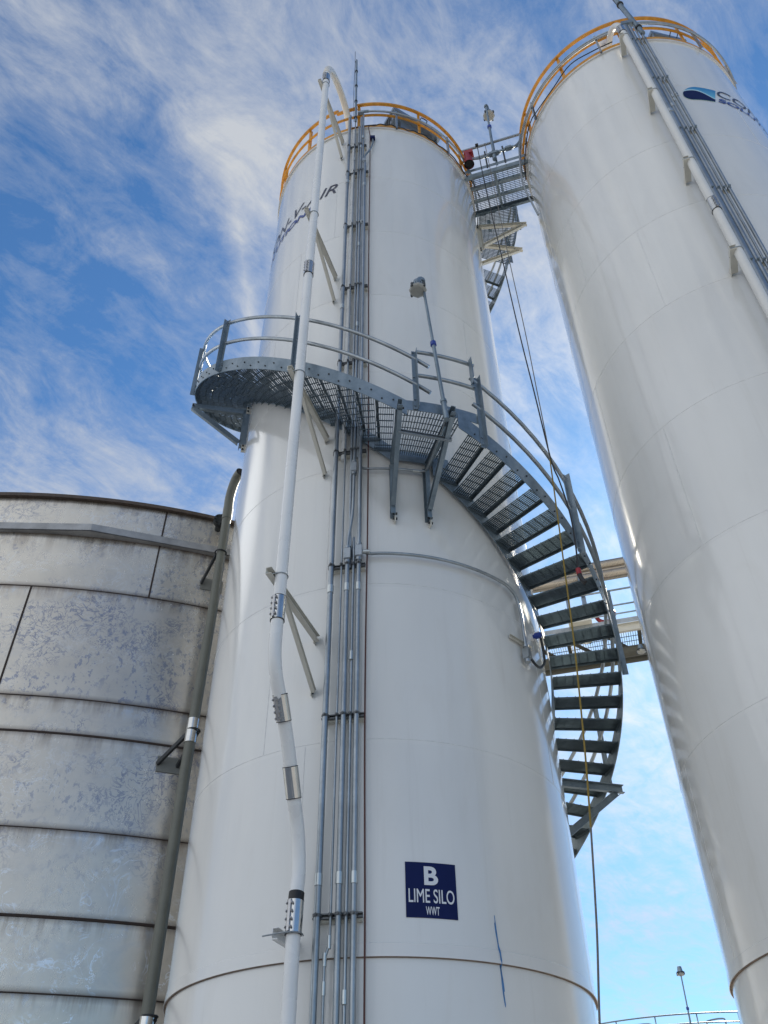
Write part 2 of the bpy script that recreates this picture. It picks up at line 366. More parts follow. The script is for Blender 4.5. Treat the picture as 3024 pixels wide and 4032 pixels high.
M['tankseam'] = simple('rust_stained_seam', (.035, .022, .017), .8, 0, .4, 9)
M['underside'] = simple('dull_olive_steel', (.09, .088, .072), .7, .1, .2, 4)
M['tanpipe'] = simple('dull_steel_pipe', (.36, .32, .27), .28, .8, .1, 3)
def tank_mat(t, bs):
    c = coords(t)
    sp = t.n('ShaderNodeSeparateXYZ'); t.l(c, sp.inputs[0]); z = sp.outputs[2]
    big = t.noise(c, .32, 5, .6, .5, sc=(1, 1, .8)); fine = t.noise(c, 7.0, 6, .7, .2, sc=(1, 1, .6))
    base = t.ramp(big, [(.32, (.56, .515, .445)), (.68, (.76, .70, .60))])
    base = t.mix(t.math('MULTIPLY', fine, .10), base, (.44, .425, .40))
    cloudy = t.ramp(t.noise(c, .9, 7, .68, 1.2, sc=(1, 1, 1.5), loc=(8, 8, 1)), [(.46, 0.0), (.62, 1.0)])
    base = t.mix(t.math('MULTIPLY', cloudy, .10), base, (.78, .76, .72))
    bl2 = t.ramp(t.noise(c, 1.3, 7, .70, 1.5, sc=(1, 1, 1.6), loc=(2, 6, 7)), [(.52, 0.0), (.60, 1.0)])
    base = t.mix(t.math('MULTIPLY', bl2, .12), base, (.30, .34, .42))
    warp = t.noise(c, .8, 4, .6)
    up = t.ramp(t.math('DIVIDE', z, 12.2), [(.34, 0.0), (.62, 1.0), (.84, .85), (.97, .6)])
    low = t.math('SUBTRACT', 1.0, up)
    def squig(scale, width, dist, loc, detail=3, sc=(1, 1, 1)):
        n = t.noise(c, scale, detail, .6, dist, loc=loc, sc=sc)
        return t.ramp(t.math('ABSOLUTE', t.math('SUBTRACT', n, .5)), [(0.0, 1.0), (width * .6, 1.0), (width, 0.0)])
    def patch(scale, lo, hi, loc, sc=(1, 1, 1)): return t.ramp(t.noise(c, scale, 3, .6, .3, loc=loc, sc=sc), [(lo, 0.0), (hi, 1.0)])
    m1 = patch(.85, .50, .60, (4, 1, 2)); m2 = patch(1.1, .50, .60, (9, 5, 1), (1, 1, 1.6)); m3 = patch(.55, .45, .54, (1, 7, 3))
    s1 = t.math('MULTIPLY', t.math('MAXIMUM', squig(1.9, .017, 2.4, (1, 2, 3), 3), squig(3.4, .022, 2.0, (6, 2, 8), 3)), m1)
    s2 = t.math('MAXIMUM', t.math('MULTIPLY', squig(1.7, .018, 2.4, (7, 3, 1), 3), m2), t.math('MULTIPLY', squig(2.8, .018, 2.0, (2, 8, 4), 3), patch(.9, .54, .60, (2, 2, 9))))
    dr = t.ramp(t.noise(c, 11.0, 5, .75, .35, sc=(1, 1, .65), loc=(2, 2, 5)), [(.545, 0.0), (.575, 1.0)])     # dabs of old coating
    dabs = t.math('MULTIPLY', dr, m3)
    dk = (.22, .25, .34)
    col = t.mix(t.math('MULTIPLY', t.math('MULTIPLY', dabs, up), .75), base, dk)
    col = t.mix(t.math('MULTIPLY', t.math('MULTIPLY', s1, up), .80), col, (.20, .225, .31))
    col = t.mix(t.math('MULTIPLY', t.math('MULTIPLY', s2, t.math('ADD', low, .15)), .85), col, (.80, .84, .87))
    runs = t.noise(c, 6.0, 5, .7, .2, sc=(1, 1, .07), loc=(5, 1, 1))
    # pale flaking just under some lines, rust runs and grime under all of them, with stiffener shade painted in
    for zs_, w, pale in ((12.05, .22, 0), (11.24, .45, 0), (10.13, .30, .5), (8.14, .30, .6), (7.57, .30, .2), (6.19, .28, .6), (5.08, .30, .5), (4.22, .25, .6)):
        dz = t.math('SUBTRACT', zs_, z)
        below = t.ramp(t.math('DIVIDE', t.math('ADD', dz, t.math('MULTIPLY', t.math('SUBTRACT', warp, .5), w * .5)), w), [(0.0, 0.0), (.02, 1.0), (1.0, 0.0)])
        col = t.mix(t.math('MULTIPLY', t.math('MULTIPLY', below, t.ramp(runs, [(.42, 0.0), (.62, 1.0)])), .62), col, (.17, .125, .09))
        if pale:
            fl = t.math('MULTIPLY', t.math('MULTIPLY', below, t.ramp(fine, [(.50, 0.0), (.56, 1.0)])), patch(.7, .46, .56, (zs_, 2, 4)))
            col = t.mix(t.math('MULTIPLY', fl, pale), col, (.55, .62, .70))
        near = t.ramp(t.math('ABSOLUTE', dz), [(0.0, 1.0), (.035, .5), (.09, 0.0)])
        col = t.mix(t.math('MULTIPLY', near, .8), col, (.09, .06, .045))
    t.l(col, bs.inputs['Base Color'])
    t.l(t.ramp(t.math('ADD', t.math('MULTIPLY', big, .6), t.math('MULTIPLY', fine, .4)), [(.35, .16), (.65, .34)]), bs.inputs['Roughness'])
    S(bs, Metallic=.55)
    bump(t, bs, t.noise(c, 1.1, 3, .5), .35, .03)
M['tank'] = material('weathered_tank_plate', tank_mat)
def ground_mat(t, bs):
    c = coords(t); n = t.noise(c, .5, 8, .65); f = t.noise(c, 25, 4, .6)
    t.l(t.mix(.35, t.ramp(n, [(.3, (.30, .295, .285)), (.7, (.42, .415, .40))]), t.ramp(f, [(.3, .24), (.7, .40)])), bs.inputs['Base Color'])
    S(bs, Roughness=.9); bump(t, bs, f, .4, .01)
M['ground'] = material('gravel_yard', ground_mat)
M['concrete'] = simple('concrete', (.42, .415, .40), .85, 0, .15, 3, .2)

# ------------------------------------------------------------------ setting
g = MB(); N = 24
for i in range(N + 1):
    for j in range(N + 1):
        def q(k):
            s_ = (k / N) * 2 - 1; return math.copysign(abs(s_) ** 2.2, s_) * 900
        g.v.append(Vector((q(i), q(j), 0)))
for i in range(N):
    for j in range(N):
        a = i * (N + 1) + j; g.f.append((a, a + N + 1, a + N + 2, a + 1)); g.sm.append(False)
tag(link_mesh('ground', g, M['ground'], origin=(0, 0, 0)), kind='structure')
sl = MB().box((2.5, 9.5, .06), (7.5, 0, 0), (0, 5.2, 0), (0, 0, .06))
tag(link_mesh('pavement', sl, M['concrete']), kind='structure')

# ------------------------------------------------------------------ silos
SEAMS = [5.523, 7.406, 9.261, 11.14, 13.02, 14.90, 16.78]
def text_mesh(body, xscale_to, cap, shear=0., bold=0., align='L'):
    """letters as a flat mesh, x along the wall, y up; width fitted to xscale_to"""
    cu = bpy.data.curves.new('lettering', 'FONT'); cu.body = body; cu.size = 1; cu.offset = bold; cu.resolution_u = 6
    o = bpy.data.objects.new('lettering_tmp', cu); COL.objects.link(o)
    dg = bpy.context.evaluated_depsgraph_get(); me = bpy.data.meshes.new_from_object(o.evaluated_get(dg))
    bpy.data.objects.remove(o); bpy.data.curves.remove(cu)
    bm = bmesh.new(); bm.from_mesh(me); bpy.data.meshes.remove(me)
    xs = [v.co.x for v in bm.verts]; ys = [v.co.y for v in bm.verts]
    x0, x1, y0, y1 = min(xs), max(xs), min(ys), max(ys)
    for v in bm.verts:
        x = (v.co.x - x0) / (x1 - x0); y = (v.co.y - y0) / (y1 - y0)
        v.co.x = x * xscale_to + shear * cap * y; v.co.y = y * cap; v.co.z = 0
    bmesh.ops.dissolve_limit(bm, angle_limit=.001, verts=bm.verts[:], edges=bm.edges[:])
    k = 0.0
    while k < xscale_to + .5:
        gm = bm.verts[:] + bm.edges[:] + bm.faces[:]
        bmesh.ops.bisect_plane(bm, geom=gm, plane_co=(k, 0, 0), plane_no=(1, 0, 0)); k += .05
    return bm
def wrap(bm, F, th0, z0, r):
    mb = MB(); bm.verts.index_update()
    for v in bm.verts: mb.v.append(F(th0 + math.degrees(v.co.x / R), r, z0 + v.co.y))
    for f in bm.faces: mb.f.append(tuple(v.index for v in f.verts)); mb.sm.append(True)
    bm.free(); return mb
def panel(F, pts_fn, th0, th1, z0, z1, r, t=.003, step=1.0):
    """thin curved sheet between angles; pts_fn(th)->(zlow, zhigh)"""
    n = max(2, int((th1 - th0) / step)); secs = []
    for i in range(n + 1):
        th = th0 + (th1 - th0) * i / n; a, b = pts_fn(th) if pts_fn else (z0, z1)
        secs.append([F(th, r, a), F(th, r, b), F(th, r - t, b), F(th, r - t, a)])
    return MB().quadstrip_sections(secs)

def make_silo(F, c, label, vthetas):
    root = empty('silo', (c.x, c.y, 0), label, 'silo')
    link_mesh('shell', MB().lathe(c, [(R, 3.585), (R, 6), (R, 9), (R, 12), (R, 15), (R, TOP)], 256), M['silo'], root)
    link_mesh('skirt', MB().lathe(c, [(R - .012, .12), (R - .012, 1.8), (R - .012, 3.60)], 256), M['silo'], root)
    link_mesh('roof', MB().lathe(c, [(R + .0, TOP - .02), (R + .03, TOP - .02), (R + .03, TOP + .012), (R - .05, TOP + .012), (.3, TOP + .30), (0.01, TOP + .31)], 192), M['silo'], root)
    link_mesh('lap_band', MB().lathe(c, [(R - .005, 3.70), (R + .006, 3.69), (R + .013, 3.60), (R + .013, 3.588), (R - .01, 3.588)], 256), M['silo'], root)
    link_mesh('lap_gap', MB().lathe(c, [(R + .006, 3.588), (R + .006, 3.582), (R - .012, 3.582)], 256), M['gap'], root)
    for z in SEAMS:
        link_mesh('weld_seam', MB().lathe(c, [(R - .001, z - .004), (R + .0018, z - .002), (R + .0022, z + .002), (R - .001, z + .004)], 256), M['weld'], root)
    zz = [3.70] + SEAMS + [TOP - .02]
    for i in range(len(zz) - 1):
        for th in vthetas[i % len(vthetas)]:
            link_mesh('vertical_seam', MB().box(F(th, R + .001, (zz[i] + zz[i + 1]) / 2), F.tan(th) * .003, F.rad(th) * .0015, Z * ((zz[i + 1] - zz[i]) / 2 - .01)), M['weld'], root)
    # company lettering and emblem, wrapped round the upper shell
    return root
def lettering(F, root, th0, width_deg):
    w = radians(width_deg) * R
    link_mesh('lettering', wrap(text_mesh('CON-V-AIR', w, .325, .36), F, th0, 16.48, R + .009), M['text_dark'], root)
    link_mesh('lettering', wrap(text_mesh('SOLUTIONS', radians(48) * R, .178, .36, .030), F, th0 - 1.0, 16.225, R + .009), M['text_blue'], root)
def emblem(F, root, a):
    sh = .30 * math.degrees(1 / R)           # italic lean, degrees per metre
    def clip(th):
        s_ = (th - a) / 15.2; s_ = min(1, max(0, s_))
        hw = .26 if s_ > .38 else .26 * sqrt(max(0, 1 - ((.38 - s_) / .38) ** 2)) + .002
        return 16.465 - hw, 16.465 + hw
    def leanp(lo, hi, r, n=40):
        secs = []
        for i in range(n + 1):
            th = a + 15.2 * i / n; L, H = clip(th); lo_, hi_ = max(L, lo(th)), min(H, hi(th))
            if hi_ < lo_: hi_ = lo_ + .0005
            f = lambda z_: th + (z_ - 16.2) * sh
            secs.append([F(f(lo_), r, lo_), F(f(hi_), r, hi_), F(f(hi_), r - .003, hi_), F(f(lo_), r - .003, lo_)])
        return MB().quadstrip_sections(secs)
    wv = lambda th: 16.50 + .07 * sin((th - a) / 15.2 * pi * 1.35 + .15) - .11 * ((th - a) / 15.2) ** 2 * 1.4
    link_mesh('emblem', leanp(lambda th: 16.1, lambda th: 16.9, R + .007), M['cyan'], root)
    link_mesh('emblem', leanp(lambda th: wv(th) - .02, lambda th: wv(th) + .05, R + .010), M['pale'], root)
    link_mesh('emblem', leanp(lambda th: 16.1, lambda th: wv(th), R + .013), M['navy'], root)

siloB = make_silo(FB, SB, 'white middle silo with the blue B sign and spiral stairs round it', [(-20, 80, 165), (-33, 60, 150), (-16.2, 95), (-15.6, 70, 190), (-50, 40, 170), (-38, 90)])
lettering(FB, siloB, -81, 60.5)
emblem(FB, siloB, -102)
siloC = make_silo(FC, SC, 'white silo at the right edge with a blue wave emblem high on its wall', [(-60, 55, 165), (-70, 30, 150), (-25, 75), (-52, 70, 190), (-10, 60, 170), (-38, 90)])
lettering(FC, siloC, 46.6, 60.5)
emblem(FC, siloC, 28.6)
# sign
sign = link_mesh('sign_panel', panel(FB, None, 5.8, 18.0, 3.892, 4.352, R + .006, .005), M['navy'], siloB)
def sign_text(body, w, cap, cx, z, bold):
    link_mesh('sign_lettering', wrap(text_mesh(body, w, cap, 0, bold), FB, cx - math.degrees(w / R) / 2, z, R + .0085), M['letter'], siloB)
sign_text('B', .125, .158, 11.9, 4.160, .032)
sign_text('LIME SILO', .405, .115, 11.9, 4.012, .007)
sign_text('WWT', .120, .068, 12.0, 3.915, .012)
# marker streak
mk = MB()
for k in range(7):
    off = random.uniform(-.22, .22); za = 3.97 - random.uniform(0, .12) * (k > 0); zb = 3.27 + random.uniform(0, .12) * (k > 0)
    pth_ = []
    for i in range(15):
        z_ = za + (zb - za) * i / 14
        pth_.append(FB(27.6 + 1.1 * i / 14 + off * sin(i * .5 + k), (R + .002) if z_ > 3.70 else (R + .0145 if z_ > 3.588 else R - .010), z_))
    mk.tube(pth_, .0028, 5)
link_mesh('marker_streak', mk, M['crayon'], siloB)
# ------------------------------------------------------------------ stair round the silo
STEP = 5.2
def zs(th):
    if th > 20.5: return 9.06 - .0325 * (th - 20.5)
    if th > 4: return 9.30
    if th > -92: return 9.30 + .0371 * (4 - th)
    if th > -254: return 12.862 + .0348 * (-92 - th)
    return 18.50
RI, RO = 2.225, 3.035
stair = empty('spiral_staircase', (SB.x, SB.y, 0), 'galvanised stairs with grating treads winding round the silo marked B', 'staircase')
def strg(r, th0, th1, zf, name, h=.26):
    link_mesh(name, MB().arc(FB, [(r, 0), (r, h), (r + .010, h), (r + .010, 0)], th0, th1, zf, 2.0), M['steel'], stair)
zdn = lambda th: 9.06 - .0325 * (th - 20.5) if th > 17.5 else 9.06 + .0975
for r, nm in ((RI - .035, 'inner_stringer'), (RO, 'outer_stringer')):
    strg(r, 18.3, 250, lambda th: 9.06 - .0325 * (th - 20.5) - .0, nm)
    strg(r - .013, 4, 24.3, lambda th: 9.315, nm, .17)
    strg(r, 6.5, -92, lambda th: 9.30 + .0371 * (4 - th), nm)
    strg(r, -91.8, -254, zs, nm)
    strg(r - .012, -253, -280, lambda th: 18.50, nm, .22)
# tread made once, turned into place by copies
def tread_mesh():
    mb = MB(); D = .14; x0, x1 = RI - .02, RO - .005
    for k in range(9):
        y = -D + .012 + k * (2 * D - .05) / 8.6
        mb.box(((x0 + x1) / 2, y, .016), ((x1 - x0) / 2, 0, 0), (0, .0024, 0), (0, 0, .010))
    for k in range(8):
        x = x0 + .05 + k * (x1 - x0 - .1) / 7
        mb.box((x, -.02, .028), (.0045, 0, 0), (0, D - .03, 0), (0, 0, .006))
    mb.box(((x0 + x1) / 2, D - .018, .030), ((x1 - x0) / 2, 0, 0), (0, .018, 0), (0, 0, .003))
    mb.box(((x0 + x1) / 2, D - .003, .013), ((x1 - x0) / 2, 0, 0), (0, .003, 0), (0, 0, .019))
    for x in (x0, x1):
        mb.box((x, 0, .006), (.003, 0, 0), (0, D, 0), (0, 0, .032))
    return mb
angs = []
th = 23.4
while th < 246: angs.append((th, 9.17 - .0325 * (th - 20.5) )); th += 5.30
th = 2.2
while th > -251: angs.append((th, zs(th) + .11)); th -= 5.0
first = None
for th, z in angs:
    if first is None:
        tm = tread_mesh(); first = link_mesh('tread', MB(), M['grate'], stair)
        me = first.data; me.clear_geometry(); me.from_pydata([tuple(v) for v in tm.v], [], tm.f); me.update(); o = first
    else:
        o = first.copy(); COL.objects.link(o); o.parent = stair
    o.location = (0, 0, z); o.rotation_euler = (0, 0, FB.rz + radians(th))
def grating(F, th0, th1, z, name, parent, r0=RI - .02, r1=RO - .02):
    mb = MB(); th = min(th0, th1); hi = max(th0, th1)
    while th < hi:
        mb.box(F(th, (r0 + r1) / 2, z + .016), F.rad(th) * (r1 - r0) / 2, F.tan(th) * .003, Z * .016); th += .72
    r_ = r0 + .05
    while r_ < r1:
        mb.arc(F, [(r_ - .0035, .022), (r_ + .0035, .022), (r_ + .0035, .031), (r_ - .0035, .031)], th0, th1, lambda t: z, 3); r_ += .098
    return link_mesh(name, mb, M['grate'], parent)
grating(FB, 5.0, 20.2, 9.40, 'landing_grating', stair)
grating(FB, -254, -280, 18.61, 'landing_grating', stair)
# rails and posts
RR = RO + .005
def rail(zf, th0, th1, rr=RR, r=.0255): link_mesh('handrail', MB().tube([FB(th0 + (th1 - th0) * i / 60, rr, zf(th0 + (th1 - th0) * i / 60)) for i in range(61)], r, 10), M['galv'], stair)
for off in (1.20, .70):
    e = .35 if off > 1 else .0
    rail(lambda t, o=off: 9.02 - .0325 * (t - 20.5) + o, 22.6, 240)
    rail(lambda t, o=off: 9.30 + .0371 * (4 - t) + o - .03, 12.2, -92)
    rail(lambda t, o=off: zs(t) + o - .03, -92, -254)
    rail(lambda t, o=off: 18.50 + o, -254, -272)
for dz in (10.46, 9.99): rail(lambda t: dz, 9.4, 24.3, RR - .02)
def post(th, z0, z1, sgn=1):
    w = .030; p = MB(); a = FB.rad(th); b = FB.tan(th) * sgn; rr = RO + .012
    c0, c1 = FB(th, rr, z0), FB(th, rr, z1)
    p.quadstrip_sections([[c + b * -w, c + b * w, c + b * w + a * .075, c + b * (w - .007) + a * .075, c + b * (w - .007) + a * .007, c + b * -w + a * .007] for c in (c0, c1)])
    for zb in (.05, .16, z1 - z0 - .03, z1 - z0 - .52): p.bolt(FB(th, rr + .007, z0 + zb) - b * .012, a, .013, .016)
    link_mesh('rail_post', p, M['steel'], stair)
for th in (24.0, 51, 78, 105, 132, 159, 186, 213): post(th, 9.0 - .0325 * (th - 20.5), 10.28 - .0325 * (th - 20.5))
post(8.6, 9.32, 10.42); post(23.2, 10.0, 10.49, -1)
for th in (-20.3, -47, -75): post(th, 9.32 + .0371 * (4 - th), 10.53 + .0371 * (4 - th), -1)
for k in range(6): th = -100 - 26 * k; post(th, zs(th), zs(th) + 1.22, -1)
post(-256, 18.50, 19.66, -1); post(-271, 18.50, 19.66, -1)
# bolt heads along the stringer
bl = MB()
for th, z in angs:
    if -80 < th < 70:
        for da, dz in ((-1.3, .07), (1.3, .14)): bl.bolt(FB(th + da, RO + .009, z - .11 + dz - .0355 * da), FB.rad(th), .011, .012)
link_mesh('stringer_bolts', bl, M['dark'], stair)
def bracket(th, zb, drop=.92, reach=.18, mat='steel'):
    mb = MB(); t_ = FB.tan(th); zt = zb - .01
    mb.channel(FB(th, R + .06, zt - .055), FB(th, RO + reach, zt - .055), .055, .105, .008, Z, 1)
    mb.channel(FB(th, R + .055, zt - drop), FB(th, R + .055, zt - .02), .055, .11, .008, FB.rad(th), -1)
    mb.channel(FB(th, R + .11, zt - drop + .13), FB(th, RO + reach * .5, zt - .10), .055, .085, .008, Z, 1)
    link_mesh('support_bracket', mb, M[mat], stair)
    for dz in (-.02, -drop): link_mesh('mounting_lug', MB().box(FB(th, R + .03, zt + dz), FB.tan(th) * .006, FB.rad(th) * .035, Z * .085), M['cream'], stair)
    bo = MB()
    for dz in (-.05, .03, -drop - .03, -drop + .05): bo.bolt(FB(th, R + .04, zt + dz) + t_ * .006, t_, .016, .022); bo.bolt(FB(th, R + .04, zt + dz) - t_ * .006, -t_, .016, .022)
    bo.bolt(FB(th, RO + reach * .5, zt - .06) + t_ * .004, t_, .016, .02)
    link_mesh('bracket_bolts', bo, M['dark'], stair)
bracket(5.2, 9.30); bracket(16.6, 9.30)
bracket(-80, zs(-80) - .07, reach=.04); bracket(-140, zs(-140)); bracket(-195, zs(-195)); bracket(-263, 18.50, mat='cream'); bracket(-274, 18.50, mat='cream')  # top two in cream: sunlit beige of galvanised steel put into the colour
bracket(104.5, zs(104.5) + .02); bracket(160, zs(160)); bracket(215, zs(215))
us = MB().channel(FB(4.6, 2.93, 9.02), FB(17.2, 2.93, 8.99), .04, .042, .004, Z)
link_mesh('cross_strut', us, M['galv'], stair)
# ------------------------------------------------------------------ white fill pipe
def smooth_path(pts, n=8):
    pts = [Vector(p) for p in pts]; out = []
    P = [2 * pts[0] - pts[1]] + pts + [2 * pts[-1] - pts[-2]]
    for i in range(1, len(P) - 2):
        for k in range(n):
            t = k / n; a, b, c_, d = P[i - 1], P[i], P[i + 1], P[i + 2]
            out.append(.5 * ((2 * b) + (c_ - a) * t + (2 * a - 5 * b + 4 * c_ - d) * t * t + (3 * b - a - 3 * c_ + d) * t ** 3))
    out.append(pts[-1]); return out
PT = -16.75
fill = empty('fill_pipe', FB(PT, 2.45, .12), 'white fill pipe standing off the middle silo and curling over its roof', 'pipe')
prof = [(2.45, .12), (2.45, 2.0), (2.45, 3.5), (2.43, 4.0), (2.41, 4.17), (2.43, 4.35), (2.50, 4.57), (2.62, 4.77), (2.85, 5.20), (3.08, 5.50), (3.21, 5.67),
        (3.275, 5.84), (3.29, 6.05), (3.29, 6.6), (3.29, 9), (3.29, 12), (3.29, 16), (3.29, 18.6), (3.29, 18.95), (3.24, 19.22), (3.12, 19.46), (2.95, 19.64), (2.75, 19.76), (2.54, 19.82), (2.32, 19.81), (2.12, 19.72), (1.99, 19.54), (1.93, 19.25), (1.92, 18.7)]
pth = smooth_path([FB(PT, r_, z_) for r_, z_ in prof], 6)
k_ = next(i for i, p in enumerate(pth) if p.z > 18.80)
link_mesh('pipe', MB().tube(pth[:k_ + 1], .060, 28), M['white'], fill)
link_mesh('gooseneck', MB().tube(pth[k_:], .068, 28), M['sunwhite'], fill)
def coupling(F, th, a, b, rp, root, side=(-1), bolts=True, ruber=True):
    """bolted stainless sleeve between profile points a and b given as (r, z)"""
    p0, p1 = F(th, *a), F(th, *b); d = (p1 - p0).normalized()
    o_ = link_mesh('coupling', MB().tube([p0, p1], rp + .009, 24, caps=True), M['stain'], root)
    if bolts:
        cm = (EYE - p0); cm = (cm - d * cm.dot(d)).normalized(); sdv = d.cross(cm).normalized()
        k = (cm * .80 + sdv * side * .60).normalized(); tt = d.cross(k)
        b_ = MB(); L = (p1 - p0).length
        b_.box((p0 + p1) / 2 + k * (rp + .016), tt * .012, k * .010, d * L * .48)
        for i in range(4):
            q = p0 + d * L * (.14 + .24 * i) + k * (rp + .020); b_.tube([q - tt * .036, q + tt * .036], .0055, 6); b_.tube([q - tt * .020, q - tt * .030], .012, 6, smooth=False); b_.tube([q + tt * .020, q + tt * .030], .012, 6, smooth=False)
        link_mesh('clamp_bolts', b_, M['chrome'], o_)
    if ruber:
        link_mesh('gasket', MB().tube([p0 - d * .006, p0], rp + .010, 20).tube([p1, p1 + d * .006], rp + .010, 20), M['black'], o_)
coupling(FB, PT, (3.29, 6.20), (3.29, 6.46), .060, fill, -1)
coupling(FB, PT, (2.96, 5.34), (3.09, 5.53), .060, fill, -1)
coupling(FB, PT, (2.62, 4.77), (2.745, 5.00), .060, fill, -1, bolts=False)
coupling(FB, PT, (2.45, 3.70), (2.435, 3.96), .060, fill, -1)
link_mesh('gasket', MB().tube([FB(PT, 2.433, 3.965), FB(PT, 2.425, 4.03)], .066, 20), M['black'], fill)
coupling(FB, PT, (3.29, 11.96), (3.29, 12.24), .060, fill, -1)
coupling(FB, PT, (3.29, 18.52), (3.29, 18.78), .060, fill, -1)
def pipe_bracket(F, th, thp, z, rt, rp, root, brace=.63, pr=.057, mat='cream', rpipe=None):
    mb = MB(); tn = F.tan(th)
    mb.channel(F(th, R + .03, z), F(th, rt, z), .06 if brace else .085, .075, .006, Z, -1)
    if brace: mb.channel(F(th, R + .03, z - brace), F(th, rt - .42, z - .045), .042, .06, .006, Z, -1)
    for dz in ((0, -brace) if brace else (0,)): mb.box(F(th, R + .025, z + dz), F.tan(th) * .004, F.rad(th) * .035, Z * .055)
    o_ = link_mesh('pipe_bracket', mb, M[mat], root)
    bo = MB()
    for dz in ((0, -brace) if brace else (0,)):
        for q in (-.022, .022): bo.bolt(F(th, R + .035, z + dz + q) + tn * .006, tn, .012, .014)
    link_mesh('bracket_bolts', bo, M['dark'], o_)
    # U bolt
    c_ = F(thp, rp, z + .0); path = []; rd_ = F.rad(th)
    ax = (c_ - F(th, rp, z)).normalized()
    for i in range(13):
        a = -pi / 2 + pi * i / 12; path.append(c_ + ax * cos(a) * (pr + .008) + rd_ * sin(a) * (pr + .008))
    path = [path[0] - ax * (pr + .05)] + path + [path[-1] - ax * (pr + .05)]
    link_mesh('u_bolt', MB().tube(path, .0065, 8), M['galv'], o_)
for z in (6.72, 9.82, 13.60, 18.36): pipe_bracket(FB, -18.6, PT, z, 3.42, 3.29, fill)
# low bracket
lb = MB().channel(FB(-20.6, R, 3.71), FB(-20.6, 2.50, 3.71), .05, .09, .007, Z, -1)
o_ = link_mesh('pipe_bracket', lb, M['white'], fill)
link_mesh('u_bolt', MB().tube([FB(-22.5, 2.50, 3.70), FB(-18, 2.53, 3.70), FB(-16.2, 2.525, 3.70), FB(-15.1, 2.49, 3.70), FB(-15.0, 2.44, 3.70), FB(-15.2, 2.4, 3.7)], .007, 8), M['galv'], o_)

# ------------------------------------------------------------------ conduits on the middle silo
CG = 'upright conduits strapped to the middle silo'
def conduit(F, name, pts, r, label, cat='conduit', group=None, couplings=(), mat='galv', n=12, boxes=()):
    root = empty(name, pts[0], label, cat, group)
    link_mesh('tube', MB().tube(pts, r, n), M[mat], root)
    for p, d in couplings: link_mesh('sleeve', MB().tube([p - d * .05, p + d * .05], r + .006, 12), M['zinc'], root)
    for bm_ in boxes: link_mesh('fitting', bm_, M['galv'], root)
    return root
def vrun(F, th, r, z0, z1, rad, jog=None):
    pts = [F(th, r, z0)]; z = z0
    while z < z1 - 1.0: z += 1.0; pts.append(F(th + random.uniform(-.04, .04), r + random.uniform(-.003, .003), z))
    pts.append(F(th, r, z1)); return pts
def condulet(p, d, rad, out, L=.15):
    mb = MB(); s_ = d.cross(out).normalized()
    mb.tube([p - d * (L / 2 + .035), p - d * L / 2], rad + .010, 14)
    mb.tube([p + d * L / 2, p + d * (L / 2 + .035)], rad + .010, 14)
    secs = []
    for k, (w_) in ((-1, .6), (-.8, 1), (.8, 1), (1, .6)):
        q = p + d * L / 2 * k; w = (rad + .012) * w_
        secs.append([q - s_ * w - out * w, q + s_ * w - out * w, q + s_ * w * 1.02 + out * w, q - s_ * w * 1.02 + out * w])
    mb.quadstrip_sections(secs)
    mb.box(p + out * (rad + .014), s_ * (rad + .008), out * .004, d * L * .42)
    return mb
r_ = 2.25
cz = lambda th, z: (FB(th, r_, z), Z)
RO_ = lambda th: FB.rad(th)
conduit(FB, 'conduit', vrun(FB, -13.65, r_, .12, 19.25, .03), .030, 'leftmost and thickest of the galvanised conduits running up the middle silo', group=CG, couplings=[cz(-13.65, z) for z in (4.18, 7.28, 12.6, 16.5, 19.2)])
pts = [FB(-11.75, r_ - .01, .12), FB(-11.75, r_ - .01, 3.50), FB(-11.7, r_ - .01, 3.56), FB(-10.9, r_ - .01, 3.66)] + vrun(FB, -10.75, r_ - .01, 3.72, 18.9, .012)
conduit(FB, 'air_line', pts, .012, 'thin grey line with an offset fitting, second from the left among the conduits', 'conduit', CG, couplings=[(FB(-11.75, r_ - .01, 3.34), Z), (FB(-11.72, r_ - .01, 3.55), Z), (FB(-10.85, r_ - .01, 3.68), Z), (FB(-10.75, r_ - .01, 17.35), Z), (FB(-10.75, r_ - .01, 9.95), Z)])
pts = vrun(FB, -9.0, r_, .12, 7.62, .028)
conduit(FB, 'conduit', pts, .027, 'galvanised conduit ending in an oblong fitting at mid height of the middle silo', group=CG, couplings=[cz(-9.0, 4.18), cz(-9.0, 7.28)], boxes=[condulet(FB(-9, r_, 7.74), Z, .026, FB.rad(-9), .17)])
pts = vrun(FB, -7.6, r_, 7.9, 19.1, .018); pts = [FB(-9, r_, 7.85), FB(-8.9, r_, 7.98), FB(-8.1, r_, 8.25), FB(-7.75, r_, 8.45)] + [p for p in pts if p.z > 8.6]
conduit(FB, 'conduit', smooth_path(pts, 3), .019, 'narrow conduit bending out of the oblong fitting and rising behind the stairs', group=CG, couplings=[cz(-7.6, 12.1), cz(-7.6, 17.8), cz(-7.6, 14.3)], boxes=[condulet(FB(-7.6, r_, 9.12), Z, .022, FB.rad(-7.6), .17)])
pts = vrun(FB, -7.35, r_ - .015, .12, 8.0, .016) + [FB(-8.6, r_ - .012, 8.4), FB(-8.7, r_ - .01, 18.7)]
conduit(FB, 'conduit', smooth_path(pts, 3), .017, 'slender conduit second from the right beside the blue sign, squeezed between two thicker ones', group=CG, couplings=[cz(-7.35, 3.27), cz(-7.35, 6.4)])
